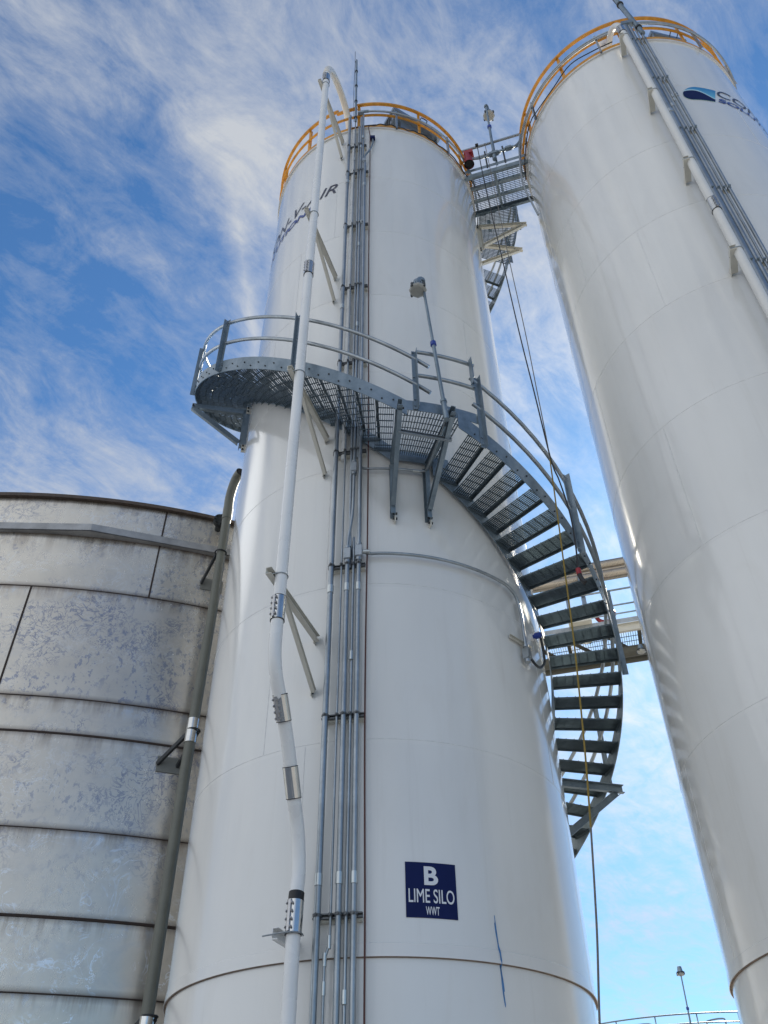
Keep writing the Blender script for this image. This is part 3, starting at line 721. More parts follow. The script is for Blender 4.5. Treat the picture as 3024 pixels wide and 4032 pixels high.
conduit(FB, 'conduit', vrun(FB, -5.72, r_, .12, 17.15, .027), .026, 'rightmost thick conduit with a side branch that curves round the silo', group=CG, couplings=[cz(-5.72, 4.18), cz(-5.72, 7.28), cz(-5.72, 16.3)], boxes=[condulet(FB(-5.72, r_, 7.77), Z, .026, FB.rad(-5.72), .18), condulet(FB(-5.9, r_, 17.2), Z, .022, FB.rad(-6), .10)])
conduit(FB, 'conduit', vrun(FB, -6.6, r_ - .01, 9.3, 19.2, .018), .018, 'conduit nearest the cable on the upper half of the silo, reaching the roof rail', group=CG, couplings=[cz(-6.6, 15.0), cz(-6.6, 18.2)])
# white backing strip behind the upper run
tag(link_mesh('backing_pipe', MB().tube(vrun(FB, -11.6, R + .045, 9.35, 18.7, 0), .038, 14), M['white']), 'short white pipe hidden behind the conduits above the landing', 'pipe')
# sagging cable beside them
pts = [FB(-3.4 + .35 * sin(z * .8) * (1 if z < 8 else .45) - (1.0 if z < 4 else 0) * (4 - z) / 3.9, r_ - .05, z) for z in [.2 + .35 * i for i in range(53)]] + [FB(-4.1, 2.2, 18.72), FB(-3.2, 2.19, 18.84), FB(0, 2.19, 18.86)]
tag(link_mesh('cable', MB().tube(smooth_path(pts, 2), .0085, 8), M['cable']), 'dark maroon cable hanging down the middle silo right of the conduits', 'cable')
cb_ = [FB(-13.0, 2.2, 18.80)] + [FB(a, 2.19 + .012 * sin(a), 18.85 + .03 * sin(a * .31)) for a in range(-4, 62, 3)] + [FB(66, 2.24, 18.95), FB(76, 2.3, 19.0)]
tag(link_mesh('cable', MB().tube(smooth_path(cb_, 3), .011, 8), M['black']), 'black cable draped along the rim under the orange rail of the middle silo', 'cable')
# strut rungs with clamps
GR = 'slotted struts holding the conduits to the middle silo'
cls = ((-13.65, .030), (-10.75, .012), (-9.0, .027), (-7.35, .017), (-5.72, .026))
clu = ((-13.65, .030), (-10.75, .012), (-8.7, .017), (-7.6, .019), (-6.4, .018))
RZ = [3.89, 5.74, 7.61, 9.45, 11.27, 13.14, 14.99, 16.86, 17.92]
RL = ['lowest conduit strut, level with the bottom of the blue B sign', 'conduit strut half way between the blue sign and the curved conduit', 'conduit strut just under the branch of the curved conduit', 'conduit strut just below the stair stringer', 'conduit strut just above the stair stringer, seen through the rails', 'conduit strut between the landing rail and the lowest of the upper brackets', 'conduit strut level with the blue lettering', 'conduit strut at the height of the dark lettering above it', 'topmost conduit strut below the small blue sensor']
for z, lb_ in zip(RZ, RL):
    rt = empty('conduit_strut', FB(-9.3, R + .05, z), lb_, 'strut', GR)
    mb = MB(); a0, a1 = (-14.9, -3.9) if z < 17 else (-14.7, -5.0)
    c0, c1 = FB(a0, R + .085, z), FB(a1, R + .085, z); d = (c1 - c0).normalized(); nn = FB.rad((a0 + a1) / 2)
    mb.quadstrip_sections([[p + nn * .018 + Z * .021, p + nn * .018 + Z * .010, p - nn * .018 + Z * .016, p - nn * .018 - Z * .016, p + nn * .018 - Z * .010, p + nn * .018 - Z * .021, p - nn * .024 - Z * .021, p - nn * .024 + Z * .021] for p in (c0, c1)])
    link_mesh('channel', mb, M['strut'], rt)
    md = MB().box((c0 + c1) / 2 - nn * .05 - Z * .028, d * (c1 - c0).length / 2 * .96, nn * .03, Z * .010); link_mesh('backing_plate', md, M['cream'], rt)
    for thc, rr_ in (cls if z < 9 else clu):
        if z > 17.2 and thc == -6.4: continue
        c_ = FB(thc, r_, z); mb2 = MB(); tn = FB.tan(thc); rd_ = FB.rad(thc)
        pp = [c_ - tn * (rr_ + .003) - rd_ * (rr_ + .01)] + [c_ + (-tn * cos(a) + rd_ * sin(a)) * (rr_ + .003) for a in [pi * i / 8 for i in range(9)]] + [c_ + tn * (rr_ + .003) - rd_ * (rr_ + .01)]
        mb2.quadstrip_sections([[p + Z * .012, p - Z * .012, p - Z * .012 + (p - c_).normalized() * .003, p + Z * .012 + (p - c_).normalized() * .003] for p in pp], smooth=False)
        mb2.box(c_ + tn * 0 + rd_ * (rr_ + .012), tn * .004, rd_ * .010, Z * .012)
        mb2.tube([c_ - tn * .012 + rd_ * (rr_ + .014), c_ + tn * .016 + rd_ * (rr_ + .014)], .005, 6)
        link_mesh('pipe_clamp', mb2, M['strut'], rt)
# branch conduits
pts = [FB(-4.9, r_, 7.78)] + [FB(a, 2.20, 7.78) for a in range(-3, 43, 3)] + [FB(44.5, 2.2, 7.77), FB(47.5, 2.2, 7.72), FB(49.3, 2.2, 7.60), FB(49.9, 2.2, 7.45), FB(49.9, 2.2, 7.25), FB(49.9, 2.2, 7.02)]
br = conduit(FB, 'conduit', smooth_path(pts, 3), .019, 'galvanised conduit curving round the silo and turning down to a blue sensor', couplings=[(FB(-3.9, 2.235, 7.78), FB.tan(-3.9))], boxes=[condulet(FB(49.9, 2.2, 6.93), Z, .024, FB.rad(49.9), .16)])
link_mesh('support_strut', MB().channel(FB(43.5, 2.15, 7.07), FB(55, 2.16, 7.10), .03, .042, .004, Z, 1), M['cream'], br)
sn = empty('level_sensor', FB(60, R + .05, 7.35), 'blue capped sensor looped to the curved conduit beside the stairs', 'sensor')
link_mesh('cap', MB().tube([FB(59, R + .02, 7.36), FB(59, R + .05, 7.36), FB(59, R + .055, 7.36), FB(59, R + .12, 7.355), FB(59, R + .13, 7.35)], [.025, .025, .038, .038, .025], 16), M['bluecap'], sn)
link_mesh('neck', MB().tube([FB(59, R - .01, 7.36), FB(59, R + .03, 7.36)], .045, 14).box(FB(61, R + .06, 7.42), FB.rad(60) * .03, FB.tan(60) * .03, Z * .03), M['white'], sn)
link_mesh('flexible_hose', MB().tube(smooth_path([FB(59, R + .12, 7.31), FB(61.2, R + .10, 7.20), FB(61.5, R + .09, 7.04), FB(58, R + .08, 6.90), FB(54.5, R + .08, 6.86), FB(51.2, R + .08, 6.90)], 5), .016, 10), M['dark'], sn)
sn2 = empty('level_sensor', FB(-1.9, R, 18.2), 'small blue box sensor high on the silo under the orange rail', 'sensor')
link_mesh('cap', MB().box(FB(-1.9, R + .06, 18.27), FB.tan(-2) * .045, FB.rad(-2) * .035, Z * .045), M['navy'], sn2)
link_mesh('neck', MB().box(FB(-1.9, R + .03, 18.36), FB.tan(-2) * .05, FB.rad(-2) * .03, Z * .04), M['white'], sn2)
link_mesh('flexible_hose', MB().tube(smooth_path([FB(-1.9, R + .06, 18.22), FB(-1.9, R + .07, 18.0), FB(-3.4, R + .09, 17.7), FB(-5.4, R + .11, 17.45), FB(-5.8, R + .12, 17.25)], 5), .016, 10), M['steel'], sn2)
pts = [FB(-5.4, r_, 9.12)] + [FB(a, 2.2, 9.14) for a in range(-4, 14, 2)] + [FB(14.6, 2.22, 9.14), FB(15.6, 2.26, 9.15), FB(15.4, 2.6, 9.16), FB(15.2, 2.95, 9.15), FB(14.9, 3.10, 9.16)]
conduit(FB, 'conduit', smooth_path(pts, 3), .016, 'short conduit under the landing feeding the lamp pole', couplings=[(FB(12.6, 2.2, 9.14), FB.tan(12.6))])

# ------------------------------------------------------------------ lamps
def lamp(base, top, head, s, label, pole_r=.021, collar=.5, name='pole_lamp', head_only=False):
    base, top, head = Vector(base), Vector(top), Vector(head)
    rt = empty(name, base, label, 'lamp', 'yard lamps on poles' if not head_only else None)
    if not head_only:
        d = (top - base).normalized(); cpt = base + (top - base) * collar
        link_mesh('pole', MB().tube([cpt, top], pole_r, 14).tube([base, cpt], pole_r * 1.22, 14), M['steel'], rt)
        link_mesh('collar', MB().tube([cpt - d * .05 * s, cpt - d * .035 * s, cpt + d * .035 * s, cpt + d * .05 * s], [pole_r * 1.3, pole_r * 2.0, pole_r * 2.0, pole_r * 1.2], 16), M['bluecap'], rt)
        link_mesh('base_fitting', MB().tube([base - d * .02, base + d * .10], pole_r * 1.7, 14).tube([base + d * .10, base + d * .14], pole_r * 2.1, 8, smooth=False).tube([base - d * .20, base - d * .01], pole_r * 1.9, 10), M['steel'], rt)
    c = head; H = MB(); zt = .0
    # elbow hood from the pole top over to the body
    q = [top, top + Z * .045 * s, (top + head) / 2 + Z * .10 * s + Z * (top.z - head.z) * .35, head + Z * .20 * s]
    H.tube(smooth_path(q, 3), .050 * s, 12)
    H.lathe(c, [(.02 * s, .26 * s + c.z), (.07 * s, .25 * s + c.z), (.085 * s, .16 * s + c.z), (.095 * s, .07 * s + c.z), (.01, .07 * s + c.z)], 16)
    link_mesh('housing', H, M['steel'], rt)
    fn = MB()
    for k in range(20):
        a = 2 * pi * k / 20; dr = Vector((cos(a), sin(a), 0)); fn.box(c + dr * .105 * s + Z * .055 * s, dr * .022 * s, Vector((-sin(a), cos(a), 0)) * .004 * s, Z * .035 * s)
    for k in range(4):
        a = pi / 4 + pi / 2 * k; dr = Vector((cos(a), sin(a), 0)); fn.box(c + dr * .14 * s + Z * .03 * s, dr * .012 * s, Vector((-sin(a), cos(a), 0)) * .016 * s, Z * .045 * s)
    link_mesh('cooling_fins', fn, M['dark'], rt)
    ln = MB().lathe(c, [(.140 * s, .035 * s + c.z), (.145 * s, .012 * s + c.z), (.130 * s, -.012 * s + c.z), (.105 * s, -.028 * s + c.z), (.01, -.030 * s + c.z)], 8, smooth=False)
    ln.lathe(c, [(.01, .030 * s + c.z), (.135 * s, .030 * s + c.z)], 8, smooth=False)
    link_mesh('lens', ln, M['glass'], rt)
    return rt
lamp(FB(14.7, 3.13, 9.32), FB(11.55, 3.12, 11.93), FB(10.3, 3.12, 11.70), .86, 'pole lamp rising from the small stair landing, glass head hanging to the left', .020, .47)

# ------------------------------------------------------------------ roof rails
def guard_rail(F, c, label, posts, gap=None):
    rt = empty('guard_rail', (c.x, c.y, TOP), label, 'railing', 'orange railings round the silo roofs')
    top = MB(); r0 = 2.15
    sec = [(r0 - .027, -.027), (r0 - .027, .027), (r0 + .027, .027), (r0 + .027, -.027)]
    if gap:
        top.arc(F, sec, gap[1], gap[0] + 360, lambda t: 19.93, 3)
        lo = MB().arc(F, sec, gap[0], gap[1], lambda t: 19.80, 3)
        lo.beam(F(gap[0], r0, 19.78), F(gap[0], r0, 19.95), .04, .04, F.rad(gap[0])); link_mesh('gate_rail', lo, M['orange'], rt)
    else: top.arc(F, sec, 0, 360, lambda t: 19.93, 3, caps=False)
    link_mesh('top_rail', top, M['orange'], rt)
    link_mesh('middle_rail', MB().arc(F, [(r0 - .02, -.02), (r0 - .02, .02), (r0 + .02, .02), (r0 + .02, -.02)], 0, 360, lambda t: 19.40, 3, caps=False), M['orange'], rt)
    link_mesh('kick_plate', MB().arc(F, [(r0 - .004, 0), (r0 - .004, .11), (r0 + .004, .11), (r0 + .004, 0)], 0, 360, lambda t: TOP + .02, 3, caps=False), M['orange'], rt)
    for th in posts:
        link_mesh('rail_post', MB().beam(F(th, r0 - .03, TOP - .02), F(th, r0 - .03, 19.90), .055, .012, F.rad(th)).beam(F(th, r0 - .045, TOP - .02) + F.tan(th) * .024, F(th, r0 - .045, 19.90) + F.tan(th) * .024, .008, .05, F.rad(th)), M['orange'], rt)
    return rt
guard_rail(FB, SB, 'orange railing round the roof of the middle silo', [-9.75, 24.5, 58, 92, 126, 160, 194, 228, 262, 291, 318.6], (-22, -10.6))
guard_rail(FC, SC, 'orange railing round the roof of the right silo', [-15.8 + 32.7 * k for k in range(11)])
def rim_conduit(F, th0, th1, z0, z1, label, posts, two=False):
    rt = empty('rim_conduit', F(th0, 2.2, z0), label, 'conduit')
    n = 40; zf = lambda k: z0 + (z1 - z0) * k / n
    link_mesh('tube', MB().tube([F(th0 + (th1 - th0) * k / n, 2.225, zf(k)) for k in range(n + 1)], .021, 10), M['galv'], rt)
    if two: link_mesh('tube', MB().tube([F(th0 + (th1 - th0) * k / n, 2.225, zf(k) - .075) for k in range(n + 1)], .021, 10), M['galv'], rt)
    for th in posts:
        link_mesh('standoff_strut', MB().channel(F(th, 2.19, TOP - .05), F(th, 2.19, z0 + .12), .035, .042, .004, F.rad(th), 1), M['galv'], rt)
    return rt
rim_conduit(FB, -9.6, 76, 19.42, 19.30, 'grey conduit following the orange rail of the middle silo to the catwalk', (10.3, 42))
rim_conduit(FC, 20, -76, 19.42, 19.32, 'pair of grey conduits along the left part of the right silo rail', (5.0, -39), True)
rim_conduit(FC, 26, 112, 19.50, 19.38, 'pair of grey conduits bowing round the right part of the right silo rail', (56, 84), True)
jb = MB().box(FB(-8.2, 2.21, 19.42), FB.tan(-8) * .06, FB.rad(-8) * .03, Z * .035); jb.tube([FB(-6.5, 2.225, 19.42), FB(-4, 2.225, 19.42)], .030, 10)
tag(link_mesh('junction_box', jb, M['steel']), 'grey junction fitting at the roof rail beside the mast of the middle silo', 'junction box')
jc = MB().tube([FC(13.5, 2.26, 19.36), FC(24, 2.26, 19.44)], .05, 12).box(FC(21, 2.26, 19.42), FC.tan(21) * .10, FC.rad(21) * .05, Z * .06)
tag(link_mesh('junction_box', jc, M['steel']), 'grey junction fitting at the roof rail of the right silo', 'junction box')
cbc = [FC(12, 2.2, 18.98), FC(2, 2.21, 18.96), FC(-10, 2.22, 19.02), FC(-22, 2.2, 18.86), FC(-36, 2.24, 18.80), FC(-40, 2.24, 18.86), FC(-48, 2.2, 18.95), FC(-60, 2.19, 18.8), FC(-70, 2.2, 18.6)]
tag(link_mesh('cable', MB().tube(smooth_path(cbc, 5), .011, 8), M['black']), 'black cable drooping along the rim of the right silo', 'cable')
# masts
def mast(F, b, t, tip, r, label, spike=True):
    rt = empty('mast', F(*b), label, 'mast', 'lightning masts on the silos')
    p0, p1 = F(*b), F(*t); d = (p1 - p0).normalized()
    link_mesh('pole', MB().tube([p0, p1], r, 12), M['steel'], rt)
    if spike: link_mesh('rod', MB().tube([p1 - F.tan(0) * .035 - Z * .1, p1 - F.tan(0) * .04 + Z * tip], .006, 6).tube([p1, p1 + d * .05], r * .8, 8), M['dark'], rt)
    cl = MB()
    for k in (.05, .30, .55, .80): cl.tube([p0 + (p1 - p0) * k, p0 + (p1 - p0) * k + d * .05], r * 1.5, 10)
    link_mesh('clamps', cl, M['dark'], rt)
    link_mesh('wire', MB().tube(smooth_path([p0 - F.tan(0) * .035, p0 - F.tan(0) * .05 + (p1 - p0) * .5, p1 - F.tan(0) * .03], 4), .006, 6), M['black'], rt)
mast(FB, (-10.6, 2.25, 18.95), (-11.2, 2.24, 22.1), .55, .022, 'slim mast with a spike on the roof rail of the middle silo')
mast(FC, (25.5, 2.28, 18.8), (17.5, 2.15, 24.4), .5, .045, 'thick mast running out of the top of the picture above the right silo')
# hoods
def hood(F, x, y, z, yaw, label, w=1.28, d=1.25, s=1.0):
    rt = empty('dust_collector', F.xyz(x, y, TOP + .05), label, 'dust collector', 'weather hoods on the silo roofs')
    a = radians(yaw); e1 = (F.v * cos(a) - F.u * sin(a)); e2 = -(F.u * cos(a) + F.v * sin(a))   # along the front edge, and away from the camera
    A = F.xyz(x, y, z); w *= s; d *= s
    lid = MB().box(A + e1 * w / 2 + e2 * d / 2 + Z * .0, e1 * w / 2, e2 * d / 2, Z * .05)
    lid.box(A + e1 * w / 2 + e2 * d / 2 + Z * .06, e1 * (w / 2 - .03), e2 * (d / 2 - .03), Z * .012)
    link_mesh('lid', lid, M['hood'], rt)
    zb = TOP + .1
    B0 = A + e1 * .20 * w + e2 * .14
    bd = MB().box((B0 + e1 * w * .33 + e2 * d * .33) * 1 - Z * (z - zb) / 2 - Z * .04, e1 * w * .33, e2 * d * .33, Z * ((z - zb) / 2))
    link_mesh('body', bd, M['hood'], rt)
    lv = MB(); lf = MB()
    # louvred side cheek hanging below the lid at the left end
    c0 = A + e1 * .03 - Z * .035
    lf.poly([c0, c0 + e2 * d * .98, c0 + e2 * d * .98 - Z * 1.0, c0 + e2 * d * .05 - Z * .30], e1 * .012)
    for k in range(14):
        u_ = .14 + .055 * k; q0 = c0 + e2 * d * u_ - e1 * .004 - Z * .03; lv.beam(q0, q0 - Z * (.20 + u_ * .55), .012, .03, e1)
    link_mesh('side_panel', lf, M['hood'], rt); link_mesh('louvre', lv, M['void'], rt)
    c1 = A + e1 * w * .93 - Z * .035 + e2 * .10
    link_mesh('side_panel', MB().poly([c1, c1 + e2 * d * .8, c1 + e2 * d * .8 - Z * .5, c1 - Z * .42], e1 * .012), M['hood'], rt)
    hp = A + e1 * w * .52 - e2 * .004
    link_mesh('handle', MB().tube(smooth_path([hp - Z * .02, hp - e2 * .07 + Z * .03, hp + e1 * .02 - e2 * .09 + Z * .04, hp + e1 * .14 - e2 * .09 + Z * .04, hp + e1 * .16 - e2 * .07 + Z * .03, hp + e1 * .16 - Z * .02], 3), .011, 8), M['black'], rt)
hood(FB, 1.62, .39, 21.05, 30.3, 'grey louvred dust collector on the roof of the middle silo')
hood(FC, 1.12, 1.25, 20.8, 45, 'grey dust collector peeping over the roof rail of the right silo', s=.62)

# ------------------------------------------------------------------ right silo pipe and conduits
fc = empty('fill_pipe', FC(15.7, 2.46, .12), 'white fill pipe close to the wall of the right silo', 'pipe')
pr_ = [(2.46, .12), (2.46, 6), (2.46, 12), (2.46, 18.3), (2.46, 18.62)]
link_mesh('pipe', MB().tube([FC(15.7, a, b) for a, b in pr_] , .058, 28), M['shellpipe'], fc)
link_mesh('gooseneck', MB().tube(smooth_path([FC(15.7, 2.46, 18.7), FC(15.2, 2.45, 18.95), FC(14.0, 2.36, 19.18), FC(12.4, 2.20, 19.28), FC(10.6, 2.03, 19.22), FC(9.6, 1.93, 19.0), FC(9.4, 1.90, 18.7)], 6), .058, 24), M['shellpipe'], fc)
coupling(FC, 15.7, (2.46, 18.56), (2.46, 18.80), .058, fc, -1)
coupling(FC, 15.7, (2.46, 12.16), (2.46, 12.44), .058, fc, 1)
coupling(FC, 15.7, (2.46, 5.8), (2.46, 6.08), .058, fc, -1)
for z in (18.36, 15.96, 13.57, 11.18, 8.78, 6.38): pipe_bracket(FC, 13.3, 15.7, z, 2.54, 2.46, fc, 0, .058)
tag(link_mesh('vent_stub', MB().tube([FC(8.5, 1.95, 18.8), FC(8.5, 1.98, 19.75), FC(8.5, 1.99, 19.85)], [.10, .10, .085], 20), M['white']), 'white vent stub standing in sunlight on the right silo roof', 'vent')
CC = 'upright conduits strapped to the right silo'
for th, rr_, lb_, nm in ((19.45, .058, 'widest conduit, left of the bundle on the right silo', 'conduit'), (21.6, .032, 'second conduit from the left in the bundle on the right silo', 'conduit'),
                     (23.55, .016, 'thin pale line in the middle of the bundle on the right silo', 'air_line'), (25.3, .024, 'rightmost conduit of the bundle on the right silo', 'conduit')):
    conduit(FC, nm, vrun(FC, th, 2.26, .12, 19.3, rr_), rr_, lb_, 'conduit', CC, couplings=[(FC(th, 2.26, z), Z) for z in (7.1, 13.6 + th * .1, 16.1 if th > 23 else 10.2)])
for z, lb_ in ((16.80, 'topmost strut under the conduits of the right silo, beside the emblem'), (14.88, 'second strut from the top under the right silo conduits'), (13.0, 'third strut from the top under the right silo conduits'), (11.15, 'lowest strut in view under the right silo conduits'), (18.55, 'strut at the roof edge under the right silo conduits')):
    rt = empty('conduit_strut', FC(22, R + .05, z), lb_, 'strut', 'struts holding the conduits to the right silo')
    c0, c1 = FC(18.0, R + .06, z), FC(26.3, R + .06, z)
    link_mesh('channel', MB().channel(c0, c1, .042, .042, .004, Z, 1), M['cream'], rt)
    for thc, rr_ in ((19.55, .050), (21.6, .032), (23.55, .016), (25.3, .024)):
        link_mesh('pipe_clamp', MB().tube([FC(thc, 2.26, z - .012), FC(thc, 2.26, z + .012)], rr_ + .005, 14).box(FC(thc, 2.26 + rr_ + .016, z), FC.tan(thc) * .015, FC.rad(thc) * .012, Z * .012), M['steel'], rt)

# ------------------------------------------------------------------ catwalk between the silos
ev = (SC - SB).normalized(); nv = Vector((ev.y, -ev.x, 0)); nv = nv if nv.dot(-SB) > 0 else -nv
def cw(s_, t_, z): q = Vector((1.79, 8.67, 0)) + ev * s_ - nv * t_; return Vector((q.x, q.y, z))
cat = empty('catwalk', cw(.6, .45, 18.7), 'grating bridge joining the tops of the two white silos', 'catwalk')
s0, s1, W = -.28, 1.62, .93; ZF = 18.90
for t_ in (0.02, W): link_mesh('side_beam', MB().channel(cw(s0, t_, ZF - .07), cw(s1, t_, ZF - .07), .05, .14, .008, Z, 1 if t_ > .5 else -1), M['steel'], cat)
for t_ in (.33, .63): link_mesh('joist', MB().beam(cw(s0, t_, ZF - .045), cw(s1, t_, ZF - .045), .05, .07), M['steel'], cat)
for s_ in (.60,): link_mesh('cross_beam', MB().beam(cw(s_, 0.05, ZF - .10), cw(s_, W - .03, ZF - .10), .055, .06), M['steel'], cat)
gm = MB(); t_ = .045
while t_ < W - .03:
    gm.beam(cw(s0, t_, ZF + .016), cw(s1, t_, ZF + .016), .006, .020); t_ += .038
s_ = s0 + .04
while s_ < s1:
    gm.beam(cw(s_, .03, ZF + .026), cw(s_, W - .02, ZF + .026), .007, .008); s_ += .10
link_mesh('grating', gm, M['grate'], cat)
for t_, lb_ in ((-.01, 0), (W + .01, 1)):
    link_mesh('toe_plate', MB().beam(cw(s0, t_, ZF + .085), cw(s1, t_, ZF + .085), .006, .10), M['steel'], cat)
    for z in (19.95, 19.47): link_mesh('handrail', MB().beam(cw(s0 + .2, t_, z), cw(s1 - .18, t_, z), .042, .045), M['galv'], cat)
    for s_ in (.05, .66, 1.34): link_mesh('rail_post', MB().angle(cw(s_, t_, ZF), cw(s_, t_, 19.95), .045, .045, .006, ev), M['steel'], cat)
# drop posts and kick plates down to the upper stair landing
link_mesh('hanger_post', MB().channel(FB(98, 2.95, 18.45), FB(98, 2.95, ZF), .05, .10, .008, FB.rad(98), 1), M['steel'], cat)
link_mesh('hanger_post', MB().channel(FB(88, 2.45, 18.45), FB(88, 2.45, ZF), .04, .07, .008, FB.rad(88), 1), M['steel'], cat)
lamp(cw(.66, -.05, 19.30), cw(.70, -.06, 21.62), cw(.72, .05, 21.36), .95, 'pole lamp on the high catwalk between the silos', .024, .56)
lfit = empty('rail_conduit', cw(.1, -.06, 19.3), 'grey conduit with fittings slung along the catwalk rail', 'conduit')
link_mesh('tube', MB().tube(smooth_path([cw(0, -.06, 19.35), cw(.2, -.06, 19.36), cw(.38, -.06, 19.30), cw(.55, -.06, 19.32), cw(.8, -.06, 19.36), cw(1.0, -.06, 19.38), cw(1.15, -.06, 19.42), cw(1.25, -.06, 19.6), cw(1.27, -.05, 19.85)], 4), .022, 10), M['steel'], lfit)
link_mesh('fitting', condulet(cw(.66, -.06, 19.33), ev, .03, nv, .22), M['steel'], lfit); link_mesh('fitting', condulet(cw(.98, -.06, 19.38), ev, .028, nv, .14), M['steel'], lfit)
for s_ in (.48, .86):
    link_mesh('slotted_strut', MB().beam(cw(s_, -.03, 18.86), cw(s_, -.03, 19.62), .008, .035, ev), M['dark'], lfit)
hn = empty('alarm_horn', cw(.10, -.12, 19.15), 'red alarm horn at the middle silo end of the catwalk', 'horn')
link_mesh('trumpet', MB().tube([cw(.10, -.10, 19.62), cw(.11, -.10, 19.45), cw(.12, -.10, 19.20), cw(.12, -.10, 19.10)], [.05, .075, .095, .11], 16, caps=False), M['red'], hn)
link_mesh('mouth', MB().tube([cw(.12, -.10, 19.16), cw(.12, -.10, 19.11)], [.075, .09], 16), M['black'], hn)
link_mesh('driver', MB().box(cw(.14, -.08, 19.60), ev * .10, nv * .07, Z * .06), M['red'], hn)
tag(link_mesh('flexible_hose', MB().tube(smooth_path([cw(1.30, -.04, 19.86), cw(1.22, -.05, 19.5), cw(1.17, -.05, 19.0), cw(1.12, -.05, 18.4), cw(1.10, -.05, 17.9), cw(1.12, -.05, 17.5), cw(1.18, -.04, 17.0), cw(1.24, -.02, 16.55)], 5), .019, 10), M['galv']), 'pale grey hose dangling from the catwalk against the right silo', 'hose')
# ------------------------------------------------------------------ ropes
def polar(az, te, d): a = radians(az); return Vector((sin(a) * d, cos(a) * d, 1.6 + te * d))
def rope_pts(seq):
    out = []
    for az, te, in seq:
        d = 8.6
        for _ in range(30):
            z = 1.6 + te * d; d = 6.75 + (8.65 - 6.75) * min(1, max(0, (z - 2) / 17.9)) ** .8
        out.append(polar(az, te, d))
    return out
ycord = rope_pts([(15.0, 2.09), (15.24, 1.5836), (15.45, 1.3187), (15.47, 1.1428), (15.48, 1.027), (15.43, .9768)])
yrope = rope_pts([(15.43, .9768), (15.1, .84), (14.93, .7753), (14.64, .6596), (14.35, .5772), (13.9, .4711), (13.45, .3862)])
yend = rope_pts([(13.45, .3862), (13.22, .3479), (13.0, .3125), (12.68, .2655), (12.07, .1906), (11.6, .12), (11.2, .03)])
rp = empty('hoist_rope', yend[-1], 'long rope from the catwalk to the ground, yellow in front of the stairs', 'rope')
link_mesh('grey_upper_length', MB().tube(smooth_path(ycord, 6), .007, 8), M['rope_g'], rp)
link_mesh('yellow_length', MB().tube(smooth_path(yrope, 6), .0085, 8), M['rope_y'], rp)
link_mesh('grey_lower_length', MB().tube(smooth_path(yend, 6), .0085, 8), M['rope_g'], rp)
bk = rope_pts([(13.89, 2.09), (14.05, 1.85), (14.45, 1.5897), (14.82, 1.3228), (15.18, 1.1444), (15.51, .9768), (15.87, .9275), (16.2, .86), (16.15, .80), (15.94, .752)])
ex = empty('extension_cord', bk[-1], 'black extension cord hanging from the catwalk, ending in a red plug', 'cord')
link_mesh('cord', MB().tube(smooth_path(bk, 6), .0095, 8), M['black'], ex)
pl = rope_pts([(15.94, .752), (15.97, .742), (16.06, .735), (16.25, .7269)])
link_mesh('plug', MB().tube(pl[:2], .028, 10), M['red'], ex); link_mesh('cord_tail', MB().tube(smooth_path(pl[1:], 3), .026, 8), M['black'], ex)
kn = MB()
for k in range(5):
    cx = bk[0] + ev * (.012 * k - .03); kn.tube([cx + (nv * cos(a) + Z * sin(a)) * .034 + Z * -.01 for a in [2 * pi * i / 12 for i in range(12)]], .009, 6, closed=True)
link_mesh('knot', kn, M['black'], ex)
# ------------------------------------------------------------------ walkway of the plant behind
def bw(az, z, d0=19.5, back=0):
    a = radians(az - 16); d = (d0 + back) / cos(a); return Vector((sin(radians(az)) * d, cos(radians(az)) * d, z))
wk = empty('walkway', bw(16, 12.5), 'distant steel walkway with rails, seen between the silos behind the stairs', 'walkway')
A0, A1 = 8.0, 24.0
H = lambda te: 1.6 + te * 19.5
for te_, r__ in ((.706, .026), (.681, .022), (.667, .020)): link_mesh('handrail', MB().tube([bw(A0, H(te_)), bw(A1, H(te_))], r__, 8), M['galv'], wk)
for az in (8.2, 11.3, 14.6, 17.8, 21.0, 23.8): link_mesh('rail_post', MB().beam(bw(az, H(.648)), bw(az, H(.706)), .05, .05), M['galv'], wk)
link_mesh('toe_plate', MB().beam(bw(A0, H(.655)), bw(A1, H(.655)), .01, .13), M['galv'], wk)
for bk_ in (.03, 1.45): link_mesh('side_beam', MB().channel(bw(A0, H(.643), back=bk_), bw(A1, H(.643), back=bk_), .09, .24, .012), M['cream'], wk)
gw = MB(); az = A0
p0, p1 = bw(A0, H(.645)), bw(A1, H(.645)); L = (p1 - p0).length; dd = (p1 - p0).normalized(); pk = Vector((dd.y, -dd.x, 0)); pk = -pk if pk.y < 0 else pk
for k in range(int(L / .06)): q = p0 + dd * .06 * k; gw.beam(q + pk * .1 + Z * .10, q + pk * 1.42 + Z * .10, .012, .03)
for k in range(6): gw.beam(p0 + pk * (.15 + .24 * k) + Z * .09, p1 + pk * (.15 + .24 * k) + Z * .09, .02, .01)
link_mesh('grating', gw, M['grate'], wk)
cbm = MB()
for k in range(6):
    q = p0 + dd * (L * (k + .3) / 6); cbm.beam(q + pk * .1 - Z * .06, q + pk * 1.4 - Z * .06, .09, .14)
    cbm.beam(q + pk * .1 - Z * .08, q + dd * L / 6 + pk * 1.4 - Z * .08, .07, .07)
link_mesh('cross_beam', cbm, M['underside'], wk)
link_mesh('lower_pipe', MB().tube([p0 + pk * .5 - Z * .45, p1 + pk * .5 - Z * .45], .14, 12), M['underside'], wk)
link_mesh('lower_pipe', MB().tube([p0 + pk * .95 - Z * .42, p1 + pk * .95 - Z * .42], .09, 12), M['underside'], wk)
for az in (8.6, 23.2): link_mesh('column', MB().beam(bw(az, 0, back=.75), bw(az, H(.625), back=.75), .22, .22), M['cream'], wk)
